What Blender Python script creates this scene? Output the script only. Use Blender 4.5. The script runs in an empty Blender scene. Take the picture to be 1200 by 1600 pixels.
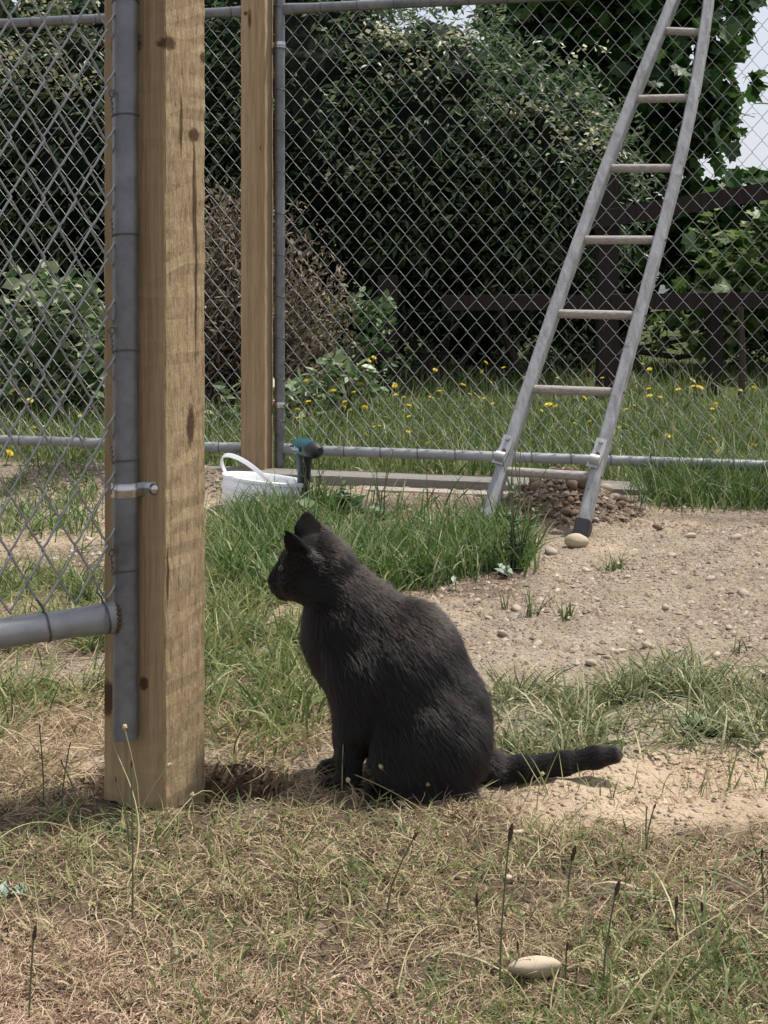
import bpy, bmesh, math, random
import numpy as np
from mathutils import Vector, Matrix
random.seed(7)
RNG = np.random.default_rng(11)
PI = math.pi
R = math.radians
scene = bpy.context.scene
COL = scene.collection

# ------------------------------------------------------------------ camera, sky, sun, exposure
CAM_H, F, HY = 0.76, 2200.0, 425.0          # eye height (m), focal length and horizon row in photo pixels
cam = bpy.data.cameras.new('camera'); cam_o = bpy.data.objects.new('camera', cam); COL.objects.link(cam_o)
cam_o.location = (0, 0, CAM_H); cam_o.rotation_euler = (PI / 2, 0, 0)
cam.sensor_fit = 'HORIZONTAL'; cam.sensor_width = 36.0; cam.lens = 36.0 * F / 1200.0
cam.shift_y = -(800.0 - HY) / 1200.0
cam.clip_start = 0.05; cam.clip_end = 3000
scene.camera = cam_o

SUN_EL, SUN_AZ = R(65), R(60)               # azimuth from +Y towards +X
w = bpy.data.worlds.new('World'); scene.world = w; w.use_nodes = True
wn, wl = w.node_tree.nodes, w.node_tree.links
wn.clear()
wo = wn.new('ShaderNodeOutputWorld'); bg = wn.new('ShaderNodeBackground'); bg.inputs[1].default_value = 0.112
sky = wn.new('ShaderNodeTexSky'); sky.sky_type = 'NISHITA'; sky.sun_disc = False
sky.sun_elevation = SUN_EL; sky.sun_rotation = SUN_AZ; sky.air_density = 1.0; sky.dust_density = 2.5; sky.ozone_density = 1.0
mixw = wn.new('ShaderNodeMix'); mixw.data_type = 'RGBA'; mixw.inputs[0].default_value = 0.78
mixw.inputs[7].default_value = (5.3, 5.45, 6.0, 1)       # thin even cloud veil
wl.new(sky.outputs[0], mixw.inputs[6]); wl.new(mixw.outputs[2], bg.inputs[0]); wl.new(bg.outputs[0], wo.inputs[0])
sun = bpy.data.lights.new('sun', 'SUN'); sun.energy = 4.5; sun.angle = R(4); sun.color = (1.0, 0.95, 0.87)
sun_o = bpy.data.objects.new('sun', sun); COL.objects.link(sun_o); sun_o.location = (3, 6, 8)
sdir = Vector((math.sin(SUN_AZ) * math.cos(SUN_EL), math.cos(SUN_AZ) * math.cos(SUN_EL), math.sin(SUN_EL)))
sun_o.rotation_euler = (-sdir).to_track_quat('-Z', 'Y').to_euler()
vs = scene.view_settings
vs.view_transform = 'Standard'; vs.look = 'None'; vs.gamma = 1.0; vs.use_curve_mapping = False; vs.exposure = 0.40
scene.display_settings.display_device = 'sRGB'

# ------------------------------------------------------------------ helpers
def gp(px, py, z=0.0):
    """photo pixel -> point on the horizontal plane at height z"""
    Y = F * (CAM_H - z) / (py - HY)
    return np.array([(px - 600) / F * Y, Y, z])
def pt(px, py, Y):
    return np.array([(px - 600) / F * Y, Y, CAM_H - (py - HY) / F * Y])
def to_px(x, y):
    return 600 + F * x / y, HY + F * CAM_H / y

_T = RNG.random((256, 256))
def vnoise(x, y):
    x = np.asarray(x, float); y = np.asarray(y, float)
    xi = np.floor(x).astype(int); yi = np.floor(y).astype(int)
    fx = x - xi; fy = y - yi
    fx = fx * fx * (3 - 2 * fx); fy = fy * fy * (3 - 2 * fy)
    a = _T[xi & 255, yi & 255]; b = _T[(xi + 1) & 255, yi & 255]
    c = _T[xi & 255, (yi + 1) & 255]; d = _T[(xi + 1) & 255, (yi + 1) & 255]
    return (a * (1 - fx) + b * fx) * (1 - fy) + (c * (1 - fx) + d * fx) * fy
def fbm(x, y, o=4):
    s = 0; a = 0.5; n = 0
    for k in range(o):
        s = s + a * vnoise(x * 2 ** k + 17.3 * k, y * 2 ** k + 5.1 * k); n += a; a *= 0.5
    return s / n
def sst(e0, e1, v):
    t = np.clip((np.asarray(v, float) - e0) / (e1 - e0), 0, 1)
    return t * t * (3 - 2 * t)
def norm(v):
    v = np.asarray(v, float)
    return v / np.maximum(np.linalg.norm(v, axis=-1, keepdims=True), 1e-9)

def mesh_np(name, V, tris=None, quads=None, smooth=False):
    """fast mesh from numpy arrays"""
    V = np.ascontiguousarray(V, dtype=np.float32)
    me = bpy.data.meshes.new(name)
    nt = 0 if tris is None else len(tris); nq = 0 if quads is None else len(quads)
    loops = []; starts = []
    if nt: loops.append(np.asarray(tris, np.int32).ravel()); starts.append(np.arange(nt, dtype=np.int32) * 3)
    if nq: loops.append(np.asarray(quads, np.int32).ravel()); starts.append(nt * 3 + np.arange(nq, dtype=np.int32) * 4)
    L = np.concatenate(loops); S = np.concatenate(starts)
    me.vertices.add(len(V)); me.vertices.foreach_set('co', V.ravel())
    me.loops.add(len(L)); me.loops.foreach_set('vertex_index', L)
    me.polygons.add(nt + nq); me.polygons.foreach_set('loop_start', S)
    me.polygons.foreach_set('use_smooth', np.full(nt + nq, bool(smooth)))
    me.update(calc_edges=True); me.validate()
    return me

def link(name, me, mat, parent=None, loc=None):
    o = bpy.data.objects.new(name, me); COL.objects.link(o)
    if mat is not None and me is not None and len(me.materials) == 0: me.materials.append(mat)
    if parent is not None: o.parent = parent
    if loc is not None: o.location = loc
    return o
def tag(o, label, cat=None, group=None, kind=None):
    if label: o['label'] = label
    if cat: o['category'] = cat
    if group: o['group'] = group
    if kind: o['kind'] = kind
    return o
def thing(name, label, cat, loc=(0, 0, 0), rot=(0, 0, 0), group=None):
    o = bpy.data.objects.new(name, None); COL.objects.link(o)
    o.location = tuple(float(c) for c in loc); o.rotation_euler = rot; o.empty_display_size = 0.05
    return tag(o, label, cat, group)

class MB:
    """collects boxes, tubes and lathes; build() links them as one mesh object"""
    def __init__(s): s.V = []; s.T = []; s.Q = []; s.n = 0
    def add(s, V, quads=(), tris=()):
        V = np.asarray(V, float)
        if len(quads): s.Q.append(np.asarray(quads, int) + s.n)
        if len(tris): s.T.append(np.asarray(tris, int) + s.n)
        s.V.append(V); s.n += len(V); return s
    def box(s, c, size, M=None, taper=1.0):
        hx, hy, hz = [d / 2 for d in size]
        V = np.array([[x, y, z] for z in (-hz, hz) for y in (-hy, hy) for x in (-hx, hx)])
        V[4:, :2] *= taper
        if M is not None: V = V @ np.asarray(M).T
        return s.add(V + np.asarray(c), [(0, 2, 3, 1), (4, 5, 7, 6), (0, 1, 5, 4), (2, 6, 7, 3), (0, 4, 6, 2), (1, 3, 7, 5)])
    def tube(s, P, r, n=8, cap=True, up=None):
        P = np.asarray(P, float); m = len(P)
        r = np.full(m, r, float) if np.isscalar(r) else np.asarray(r, float)
        T = np.gradient(P, axis=0); T = norm(T)
        u = np.array(up if up is not None else ([0, 0, 1] if abs(T[0][2]) < 0.9 else [1, 0, 0]), float)
        V = []
        for i in range(m):
            u = u - T[i] * np.dot(u, T[i]); nu = np.linalg.norm(u)
            if nu < 1e-6:
                u = np.cross(T[i], [0.3, 0.5, 0.81])
            u = u / np.linalg.norm(u); v = np.cross(T[i], u)
            a = np.arange(n) * 2 * PI / n
            V.append(P[i] + r[i] * (np.cos(a)[:, None] * u + np.sin(a)[:, None] * v))
        V = np.concatenate(V)
        i = np.arange(m - 1)[:, None] * n; j = np.arange(n)[None, :]; k = (j + 1) % n
        Q = np.stack([i + j, i + k, i + n + k, i + n + j], -1).reshape(-1, 4)
        tr = []
        if cap:
            V = np.concatenate([V, P[:1], P[-1:]]); a0 = m * n
            for q in range(n):
                tr.append((a0, (q + 1) % n, q)); tr.append((a0 + 1, (m - 1) * n + q, (m - 1) * n + (q + 1) % n))
        return s.add(V, Q, tr)
    def lathe(s, prof, n=32, c=(0, 0, 0), M=None):
        prof = np.asarray(prof, float); m = len(prof)
        a = np.arange(n) * 2 * PI / n
        V = np.concatenate([np.stack([p[0] * np.cos(a), p[0] * np.sin(a), np.full(n, p[1])], -1) for p in prof])
        if M is not None: V = V @ np.asarray(M).T
        i = np.arange(m - 1)[:, None] * n; j = np.arange(n)[None, :]; k = (j + 1) % n
        return s.add(V + np.asarray(c), np.stack([i + j, i + k, i + n + k, i + n + j], -1).reshape(-1, 4))
    def sweep(s, P, U, W, sec):
        """sweep a closed 2-D section along P with frame vectors U, W (per point or constant)"""
        P = np.asarray(P, float); m = len(P); sec = np.asarray(sec, float); n = len(sec)
        U = np.broadcast_to(np.asarray(U, float), P.shape); W = np.broadcast_to(np.asarray(W, float), P.shape)
        V = np.concatenate([P[i] + sec[:, :1] * U[i] + sec[:, 1:2] * W[i] for i in range(m)])
        i = np.arange(m - 1)[:, None] * n; j = np.arange(n)[None, :]; k = (j + 1) % n
        Q = np.stack([i + j, i + k, i + n + k, i + n + j], -1).reshape(-1, 4)
        V = np.concatenate([V, P[:1] + sec.mean(0)[0] * U[:1] + sec.mean(0)[1] * W[:1], P[-1:] + sec.mean(0)[0] * U[-1:] + sec.mean(0)[1] * W[-1:]])
        tr = []
        for q in range(n):
            tr.append((m * n, (q + 1) % n, q)); tr.append((m * n + 1, (m - 1) * n + q, (m - 1) * n + (q + 1) % n))
        return s.add(V, Q, tr)
    def mesh(s, name, smooth=False):
        me = mesh_np(name, np.concatenate(s.V), np.concatenate(s.T) if s.T else None, np.concatenate(s.Q) if s.Q else None, smooth)
        bm = bmesh.new(); bm.from_mesh(me); bmesh.ops.recalc_face_normals(bm, faces=bm.faces); bm.to_mesh(me); bm.free()
        return me
    def build(s, name, mat, parent=None, smooth=False, loc=None, bevel=0.0):
        me = s.mesh(name, smooth)
        if bevel > 0:
            bm = bmesh.new(); bm.from_mesh(me)
            bmesh.ops.bevel(bm, geom=list(bm.edges), offset=bevel, segments=2, affect='EDGES', clamp_overlap=True)
            bm.to_mesh(me); bm.free()
        if smooth and hasattr(me, 'set_sharp_from_angle'): me.set_sharp_from_angle(angle=R(40))
        return link(name, me, mat, parent, loc)

def rotm(ax, a):
    return np.array(Matrix.Rotation(a, 3, ax))

# ------------------------------------------------------------------ materials
class NT:
    def __init__(s, name):
        s.m = bpy.data.materials.new(name); s.m.use_nodes = True
        s.t = s.m.node_tree; s.n = s.t.nodes; s.l = s.t.links
        s.b = s.n['Principled BSDF']; s.out = s.n['Material Output']
    def new(s, t, **kw):
        nd = s.n.new(t)
        for k, v in kw.items(): setattr(nd, k, v)
        return nd
    def coord(s, kind='Object', scale=(1, 1, 1), loc=(0, 0, 0)):
        tc = s.new('ShaderNodeTexCoord'); mp = s.new('ShaderNodeMapping')
        mp.inputs['Scale'].default_value = scale; mp.inputs['Location'].default_value = loc
        s.l.new(tc.outputs[kind], mp.inputs[0]); return mp.outputs[0]
    def noise(s, v, scale=5, detail=4, rough=0.55, dist=0.0):
        nd = s.new('ShaderNodeTexNoise'); nd.inputs['Scale'].default_value = scale; nd.inputs['Detail'].default_value = detail
        nd.inputs['Roughness'].default_value = rough; nd.inputs['Distortion'].default_value = dist
        if v is not None: s.l.new(v, nd.inputs['Vector'])
        return nd.outputs[0]
    def voro(s, v, scale=5, feature='F1', out='Distance'):
        nd = s.new('ShaderNodeTexVoronoi'); nd.feature = feature; nd.inputs['Scale'].default_value = scale
        if v is not None: s.l.new(v, nd.inputs['Vector'])
        return nd.outputs[out]
    def ramp(s, f, stops, interp='LINEAR'):
        nd = s.new('ShaderNodeValToRGB'); cr = nd.color_ramp; cr.interpolation = interp
        while len(cr.elements) < len(stops): cr.elements.new(0.5)
        for e, (p, c) in zip(cr.elements, stops):
            e.position = p; e.color = (c, c, c, 1) if np.isscalar(c) else (*c, 1)
        s.l.new(f, nd.inputs[0]); return nd.outputs[0]
    def mix(s, f, a, b, mode='MIX'):
        nd = s.new('ShaderNodeMix'); nd.data_type = 'RGBA'; nd.blend_type = mode; nd.clamp_factor = True
        for i, v in ((0, f), (6, a), (7, b)):
            if isinstance(v, (int, float)): nd.inputs[i].default_value = v if i == 0 else (v, v, v, 1)
            elif isinstance(v, tuple): nd.inputs[i].default_value = (*v, 1)
            else: s.l.new(v, nd.inputs[i])
        return nd.outputs[2]
    def math(s, op, a, b=0.0, c=0.0):
        nd = s.new('ShaderNodeMath'); nd.operation = op
        for i, v in enumerate((a, b, c)):
            if isinstance(v, (int, float)): nd.inputs[i].default_value = v
            else: s.l.new(v, nd.inputs[i])
        return nd.outputs[0]
    def bump(s, h, strength=0.4, dist=0.01):
        nd = s.new('ShaderNodeBump'); nd.inputs['Strength'].default_value = strength; nd.inputs['Distance'].default_value = dist
        s.l.new(h, nd.inputs['Height']); s.l.new(nd.outputs[0], s.b.inputs['Normal']); return nd
    def set(s, color=None, rough=0.6, metal=0.0, spec=0.5):
        if color is not None:
            if isinstance(color, tuple): s.b.inputs['Base Color'].default_value = (*color, 1)
            else: s.l.new(color, s.b.inputs['Base Color'])
        if isinstance(rough, (int, float)): s.b.inputs['Roughness'].default_value = rough
        else: s.l.new(rough, s.b.inputs['Roughness'])
        s.b.inputs['Metallic'].default_value = metal; s.b.inputs['Specular IOR Level'].default_value = spec
        return s.m
    def island(s):
        g = s.new('ShaderNodeNewGeometry'); oi = s.new('ShaderNodeObjectInfo')
        return s.math('FRACT', s.math('ADD', g.outputs['Random Per Island'], oi.outputs['Random']))

def leaf_mat(name, stops, rough=0.45, trans=0.35, spec=0.4):
    n = NT(name); c = n.ramp(n.island(), stops)
    n.set(c, rough, 0, spec)
    tr = n.new('ShaderNodeBsdfTranslucent'); n.l.new(c, tr.inputs[0])
    mx = n.new('ShaderNodeMixShader'); mx.inputs[0].default_value = trans
    n.l.new(n.b.outputs[0], mx.inputs[1]); n.l.new(tr.outputs[0], mx.inputs[2]); n.l.new(mx.outputs[0], n.out.inputs[0])
    return n.m
def galv_mat(name, c0, c1, rough=0.45, metal=0.75):
    n = NT(name); v = n.coord('Object')
    a = n.noise(v, 35, 6, 0.65); b = n.noise(v, 4, 3)
    col = n.ramp(n.mix(0.5, a, b), [(0.3, c0), (0.7, c1)])
    n.bump(n.noise(v, 180, 3), 0.08, 0.002)
    return n.set(col, n.ramp(a, [(0.3, rough - 0.1), (0.7, rough + 0.15)]), metal)
def wood_mat(name, cols, knots=(), fine=1.0, face_rough=None, streak=(0.10, 0.055, 0.025), bumpk=0.5):
    """long grain along object Z; knots = (x, y, z, half-width, half-height) ellipses in object space"""
    n = NT(name)
    g = n.noise(n.coord('Object', (75 * fine, 75 * fine, 1.3)), 1.0, 7, 0.68, 0.25)
    big = n.noise(n.coord('Object', (9, 9, 0.9), (3, 1, 0)), 1.0, 3, 0.5, 0.6)
    fz = n.noise(n.coord('Object', (160, 160, 9)), 1.0, 3, 0.6)
    col = n.ramp(g, [(0.25, cols[0]), (0.5, cols[1]), (0.75, cols[2])])
    col = n.mix(n.ramp(big, [(0.42, 0.0), (0.75, 0.4)]), col, cols[3])
    col = n.mix(n.ramp(fz, [(0.35, 0.25), (0.6, 0.0)]), col, streak)
    h = n.mix(0.5, g, fz)
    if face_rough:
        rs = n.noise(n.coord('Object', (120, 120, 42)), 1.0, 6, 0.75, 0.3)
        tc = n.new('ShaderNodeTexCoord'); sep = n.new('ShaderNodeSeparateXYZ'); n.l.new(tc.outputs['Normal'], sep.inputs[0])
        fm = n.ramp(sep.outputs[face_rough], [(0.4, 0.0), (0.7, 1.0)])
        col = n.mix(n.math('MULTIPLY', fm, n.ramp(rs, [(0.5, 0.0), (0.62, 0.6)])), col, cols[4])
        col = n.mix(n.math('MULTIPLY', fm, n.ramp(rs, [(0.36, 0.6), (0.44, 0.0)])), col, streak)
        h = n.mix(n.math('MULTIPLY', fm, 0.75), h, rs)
    for (kx, ky, kz, kw, kh) in knots:
        v = n.coord('Object', (1 / kw, 1 / kw, 1 / kh), (-kx / kw, -ky / kw, -kz / kh))
        dn = n.new('ShaderNodeVectorMath'); dn.operation = 'LENGTH'; n.l.new(v, dn.inputs[0])
        wob = n.math('ADD', dn.outputs['Value'], n.math('MULTIPLY_ADD', n.noise(v, 3.0, 6, .7), 1.1, -0.55))
        col = n.mix(n.ramp(wob, [(0.62, 0.95), (0.80, 0.0)]), col, (0.04, 0.022, 0.012))
        col = n.mix(n.ramp(wob, [(0.75, 0.75), (1.9, 0.0)]), col, streak)
    n.bump(h, bumpk, 0.006)
    return n.set(col, 0.78, 0, 0.25)

M = {}
M['galv'] = galv_mat('galvanised pipe', (0.075, 0.08, 0.085), (0.27, 0.28, 0.29), 0.45, 0.5)
M['galv_pale'] = galv_mat('pale galvanised rail', (0.17, 0.175, 0.18), (0.36, 0.37, 0.375), 0.5, 0.45)
M['wire'] = galv_mat('fence wire', (0.22, 0.23, 0.225), (0.40, 0.41, 0.40), 0.46, 0.6)
M['tie'] = galv_mat('dull tie wire', (0.07, 0.07, 0.07), (0.14, 0.14, 0.14), 0.55, 0.5)
M['zinc'] = galv_mat('bright zinc clamp', (0.42, 0.43, 0.44), (0.62, 0.62, 0.62), 0.25, 1.0)
M['steel'] = galv_mat('ladder bracket steel', (0.3, 0.3, 0.31), (0.5, 0.5, 0.5), 0.5, 0.6)
M['rust'] = NT('rusty weld').set((0.10, 0.05, 0.03), 0.8, 0.1)
M['rubber'] = NT('black rubber').set((0.018, 0.018, 0.02), 0.6)
M['dark_wood'] = wood_mat('dark stained fence timber', [(0.016, 0.011, 0.010), (0.028, 0.019, 0.017), (0.042, 0.030, 0.026), (0.02, 0.015, 0.013)], streak=(0.012, 0.009, 0.008))
M['far_post'] = wood_mat('pale timber of the far post', [(0.27, 0.185, 0.10), (0.38, 0.275, 0.16), (0.47, 0.35, 0.215), (0.26, 0.175, 0.095)],
                         knots=[(-0.012, -0.053, 1.70, .010, .05), (-0.028, -0.053, 1.72, .012, .012), (0.02, -0.053, 1.60, 0.006, 0.008), (0.03, -.053, 1.22, .008, .012), (0.0, -.053, .86, .006, .008)])
M['grey_wood'] = wood_mat('weathered grey board', [(0.18, 0.165, 0.15), (0.25, 0.235, 0.215), (0.33, 0.31, 0.29), (0.17, 0.15, 0.13)], streak=(0.09, 0.08, 0.07))

def ground_mat():
    n = NT('soil and dry ground')
    v = n.coord('Object')
    at = n.new('ShaderNodeAttribute'); at.attribute_name = 'zone'
    sep = n.new('ShaderNodeSeparateColor'); n.l.new(at.outputs['Color'], sep.inputs[0])
    a = n.noise(v, 7, 6, 0.65); b = n.noise(v, 42, 5, 0.7); c = n.noise(v, 190, 3, 0.7); pv = n.voro(v, 75)
    dirt = n.ramp(n.mix(0.45, a, b), [(0.3, (0.195, 0.152, 0.112)), (0.5, (0.30, 0.246, 0.187)), (0.68, (0.43, 0.372, 0.295))])
    dirt = n.mix(n.ramp(c, [(0.40, 0.75), (0.5, 0.0)]), dirt, (0.13, 0.09, 0.062))
    dirt = n.mix(n.ramp(pv, [(0.1, 0.5), (0.32, 0.0)]), dirt, (0.42, 0.37, 0.31))
    sand = n.ramp(n.mix(0.5, a, c), [(0.3, (0.33, 0.24, 0.16)), (0.6, (0.50, 0.395, 0.285))])
    litter = n.ramp(n.mix(0.5, b, c), [(0.3, (0.045, 0.031, 0.023)), (0.5, (0.11, 0.078, 0.056)), (0.7, (0.25, 0.19, 0.125))])
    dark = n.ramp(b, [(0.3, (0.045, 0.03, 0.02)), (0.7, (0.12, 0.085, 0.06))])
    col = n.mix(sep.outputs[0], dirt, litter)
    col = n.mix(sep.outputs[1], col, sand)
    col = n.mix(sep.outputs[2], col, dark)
    col = n.mix(at.outputs['Alpha'], col, n.ramp(n.mix(.5, a, b), [(0.35, (0.04, 0.05, 0.018)), (0.65, (0.11, 0.13, 0.045))]))
    n.bump(n.mix(0.5, n.mix(0.5, b, c), n.ramp(pv, [(0.0, 1.0), (0.4, 0.0)])), 1.0, 0.022)
    return n.set(col, 0.95, 0, 0.1)
M['ground'] = ground_mat()

M['straw'] = leaf_mat('dry straw', [(0.0, (0.13, 0.085, 0.05)), (0.32, (0.30, 0.22, 0.14)), (0.62, (0.58, 0.465, 0.32)), (0.8, (0.43, 0.34, 0.21)), (1.0, (0.28, 0.27, 0.12))], 0.7, 0.2, 0.2)
M['straw_red'] = leaf_mat('reddish dead thatch', [(0.0, (0.13, 0.075, 0.055)), (0.3, (0.34, 0.22, 0.155)), (0.8, (0.56, 0.41, 0.30)), (1.0, (0.64, 0.51, 0.39))], 0.75, 0.15, 0.2)
M['grass_dull'] = leaf_mat('half dry grass', [(0.0, (0.075, 0.115, 0.035)), (0.4, (0.14, 0.20, 0.058)), (0.7, (0.25, 0.28, 0.105)), (1.0, (0.42, 0.37, 0.19))], 0.55, 0.3)
M['grass_lush'] = leaf_mat('lush green grass', [(0.0, (0.045, 0.085, 0.025)), (0.45, (0.085, 0.155, 0.03)), (0.72, (0.155, 0.225, 0.07)), (0.9, (0.26, 0.30, 0.14)), (1.0, (0.42, 0.42, 0.27))], 0.5, 0.35)
M['grass_lawn'] = leaf_mat('meadow grass', [(0.0, (0.06, 0.10, 0.025)), (0.5, (0.115, 0.175, 0.05)), (0.8, (0.20, 0.25, 0.095)), (1.0, (0.40, 0.38, 0.21))], 0.5, 0.35)
M['grass_grey'] = leaf_mat('grey green grass', [(0.0, (0.065, 0.09, 0.038)), (0.3, (0.14, 0.175, 0.07)), (0.6, (0.27, 0.285, 0.14)), (1.0, (0.50, 0.44, 0.27))], 0.55, 0.25)
M['weed'] = leaf_mat('weed leaf', [(0.0, (0.05, 0.10, 0.035)), (0.6, (0.085, 0.15, 0.055)), (1.0, (0.16, 0.23, 0.11))], 0.45, 0.25)
M['weed_pale'] = leaf_mat('silvery weed leaf', [(0.0, (0.22, 0.28, 0.22)), (1.0, (0.38, 0.44, 0.36))], 0.5, 0.15)
M['stalk'] = NT('dull green stalk').set((0.10, 0.11, 0.055), 0.7)
M['stalk_dry'] = NT('dry stalk').set((0.34, 0.29, 0.15), 0.7)
M['seed_head'] = NT('brown seed head'); _n = M['seed_head']; M['seed_head'] = _n.set(_n.ramp(_n.noise(_n.coord('Object'), 500, 2), [(0.35, (0.025, 0.015, 0.01)), (0.65, (0.10, 0.06, 0.035))]), 0.9)
M['seed_pale'] = NT('pale seed head').set((0.42, 0.36, 0.22), 0.85)
M['yellow'] = leaf_mat('yellow petals', [(0.0, (0.72, 0.52, 0.02)), (1.0, (0.88, 0.72, 0.08))], 0.5, 0.3)
M['cream'] = leaf_mat('cream blossom', [(0.0, (0.42, 0.40, 0.24)), (1.0, (0.62, 0.60, 0.42))], 0.6, 0.3)
M['hedge_leaf'] = leaf_mat('dark glossy hedge leaf', [(0.0, (0.03, 0.06, 0.028)), (0.5, (0.075, 0.125, 0.058)), (0.8, (0.13, 0.185, 0.085)), (1.0, (0.21, 0.255, 0.13))], 0.42, 0.36, 0.4)
M['core'] = NT('leaf core in painted shade'); _n = M['core']; M['core'] = _n.set(_n.ramp(_n.noise(_n.coord('Object'), 25, 5), [(0.35, (0.006, 0.009, 0.006)), (0.7, (0.02, 0.03, 0.016))]), 0.8, 0, 0.1)  # far darker than the hedge leaves: shade inside the crown put into the colour
M['maple_leaf'] = leaf_mat('maple leaf', [(0.0, (0.022, 0.06, 0.015)), (0.6, (0.04, 0.095, 0.022)), (1.0, (0.075, 0.14, 0.03))], 0.45, 0.35)
M['bush_leaf'] = leaf_mat('pale green bush leaf', [(0.0, (0.05, 0.10, 0.035)), (0.5, (0.12, 0.18, 0.075)), (1.0, (0.36, 0.40, 0.24))], 0.45, 0.3)
M['brown_leaf'] = leaf_mat('brown heathery leaf', [(0.0, (0.09, 0.065, 0.052)), (0.5, (0.20, 0.15, 0.115)), (0.85, (0.25, 0.21, 0.12)), (1.0, (0.36, 0.28, 0.20))], 0.7, 0.2)
M['bark'] = wood_mat('bark', [(0.03, 0.022, 0.017), (0.055, 0.042, 0.034), (0.09, 0.072, 0.06), (0.03, 0.026, 0.02)], bumpk=0.9)
def stone_mat(name, c0, c1, c2):
    n = NT(name); v = n.coord('Object'); oi = n.new('ShaderNodeObjectInfo')
    c = n.ramp(n.noise(v, 30, 5, 0.65), [(0.3, c0), (0.7, c1)])
    c = n.mix(oi.outputs['Random'], c, n.mix(0.6, c, c2)); n.bump(n.noise(v, 120, 4), 0.35, 0.004)
    return n.set(c, 0.85, 0, 0.2)
M['stone'] = stone_mat('river stone', (0.30, 0.245, 0.185), (0.46, 0.395, 0.31), (0.36, 0.31, 0.25))
M['stone_pale'] = stone_mat('pale stone', (0.40, 0.32, 0.225), (0.55, 0.455, 0.33), (0.50, 0.43, 0.33))
M['clod'] = stone_mat('soil clod', (0.11, 0.075, 0.05), (0.24, 0.17, 0.12), (0.16, 0.11, 0.08))

# ------------------------------------------------------------------ ground
def fence_y(x): return 5.18 - 0.265 * np.asarray(x, float)
POST_C = None
def gz(x, y):
    x = np.asarray(x, float); y = np.asarray(y, float)
    z = 0.022 * (fbm(x * 2.3 + 9, y * 2.3) - 0.5) + 0.012 * (fbm(x * 11, y * 11 + 4, 3) - 0.5)
    near = sst(9.0, 6.0, y)
    z = z + near * 0.014 * (fbm(x * 38, y * 38, 3) - 0.5) + near * sst(2.25, 2.05, y) * 0.024 * (fbm(x * 17 + 5, y * 17, 3) - .5)
    def bump(cx, cy, rx, ry, h, p=0.35):
        d = np.sqrt(((x - cx) / rx) ** 2 + ((y - cy) / ry) ** 2) + p * (fbm(x * 9 + cx, y * 9, 3) - 0.5)
        return h * sst(1.0, 0.0, d)
    d = np.sqrt(((x + 0.285) / 0.16) ** 2 + ((y - 2.085) / 0.085) ** 2) + 0.5 * (fbm(x * 14, y * 14, 3) - 0.5)
    z = z - 0.20 * sst(1.05, 0.80, d)
    z = z + bump(0.57, 4.45, 0.26, 0.24, 0.135) + bump(-0.64, 4.85, 0.22, 0.2, 0.09) + bump(-1.12, 4.95, 0.35, 0.25, 0.085)
    z = z + bump(0.62, 2.24, 0.25, 0.10, 0.022) + bump(0.30, 3.95, 0.2, 0.12, 0.02)
    rough = sst(0.05, 0.35, x) * sst(2.5, 2.2, y) * sst(2.05, 2.15, y)
    z = z + rough * 0.016 * (fbm(x * 30, y * 30, 3) - 0.5)
    z = z + sst(5.6, 7.0, y + 0.265 * x) * 0.03
    return z
def settle(p, dz=0.0):
    return np.array([p[0], p[1], float(gz(p[0], p[1])) + dz])

def zones(x, y):
    px, py = to_px(x, np.maximum(y, 0.3))
    n1 = fbm(x * 6, y * 6); n2 = fbm(x * 2.2 + 40, y * 2.2)
    litter = sst(1215, 1275, py + 110 * (n1 - 0.5)) * (1 - 0.75 * sst(800, 900, px) * sst(1310, 1250, py))
    litter = np.maximum(litter, sst(560, 420, px + 100 * (n1 - .5)) * sst(820, 900, py) * sst(0.30, 0.5, n1) * 0.7)
    litter = np.maximum(litter, sst(5.25, 5.5, y + 0.265 * x) * 0.9)
    litter = np.maximum(litter, sst(330, 380, px) * sst(850, 800, px) * sst(770, 800, py) * sst(950, 920, py) * 0.8)
    sand = sst(760, 850, px + 60 * (n1 - .5)) * sst(1160, 1185, py) * sst(1320, 1265, py + 60 * (n1 - 0.5)) * 0.95
    sand = np.maximum(sand, sst(220, 120, px) * sst(1060, 1120, py) * sst(1250, 1200, py) * 0.7)
    sand = np.maximum(sand, sst(0.52, 0.68, n2) * 0.6 * sst(1100, 1000, py))
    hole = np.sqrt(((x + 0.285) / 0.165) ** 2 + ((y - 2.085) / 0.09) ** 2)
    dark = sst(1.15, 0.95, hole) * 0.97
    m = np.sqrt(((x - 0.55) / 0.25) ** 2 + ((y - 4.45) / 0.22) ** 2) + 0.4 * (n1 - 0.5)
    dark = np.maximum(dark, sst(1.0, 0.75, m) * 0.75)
    lawn = sst(5.25, 5.5, y + 0.265 * x)
    return np.stack([litter * (1 - lawn), sand * (1 - lawn), dark * (1 - lawn), lawn], -1)

def lines(a):
    return np.concatenate([np.linspace(p, q, n, endpoint=False) for p, q, n in a] + [[a[-1][1]]])
gxs = lines([(-400, -40, 8), (-40, -6, 16), (-6, -1.6, 44), (-1.6, 1.9, 290), (1.9, 6, 41), (6, 40, 16), (40, 400, 8)])
gys = lines([(-60, -4, 8), (-4, 1.0, 14), (1.0, 1.3, 10), (1.3, 3.0, 190), (3.0, 5.6, 170), (5.6, 10, 70), (10, 40, 30), (40, 600, 12)])
GX, GY = np.meshgrid(gxs, gys, indexing='ij'); GZ = gz(GX, GY)
nx, ny = GX.shape
idx = np.arange(nx * ny).reshape(nx, ny)
gq = np.stack([idx[:-1, :-1], idx[1:, :-1], idx[1:, 1:], idx[:-1, 1:]], -1).reshape(-1, 4)
gme = mesh_np('ground', np.stack([GX, GY, GZ], -1).reshape(-1, 3), None, gq, True)
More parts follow.
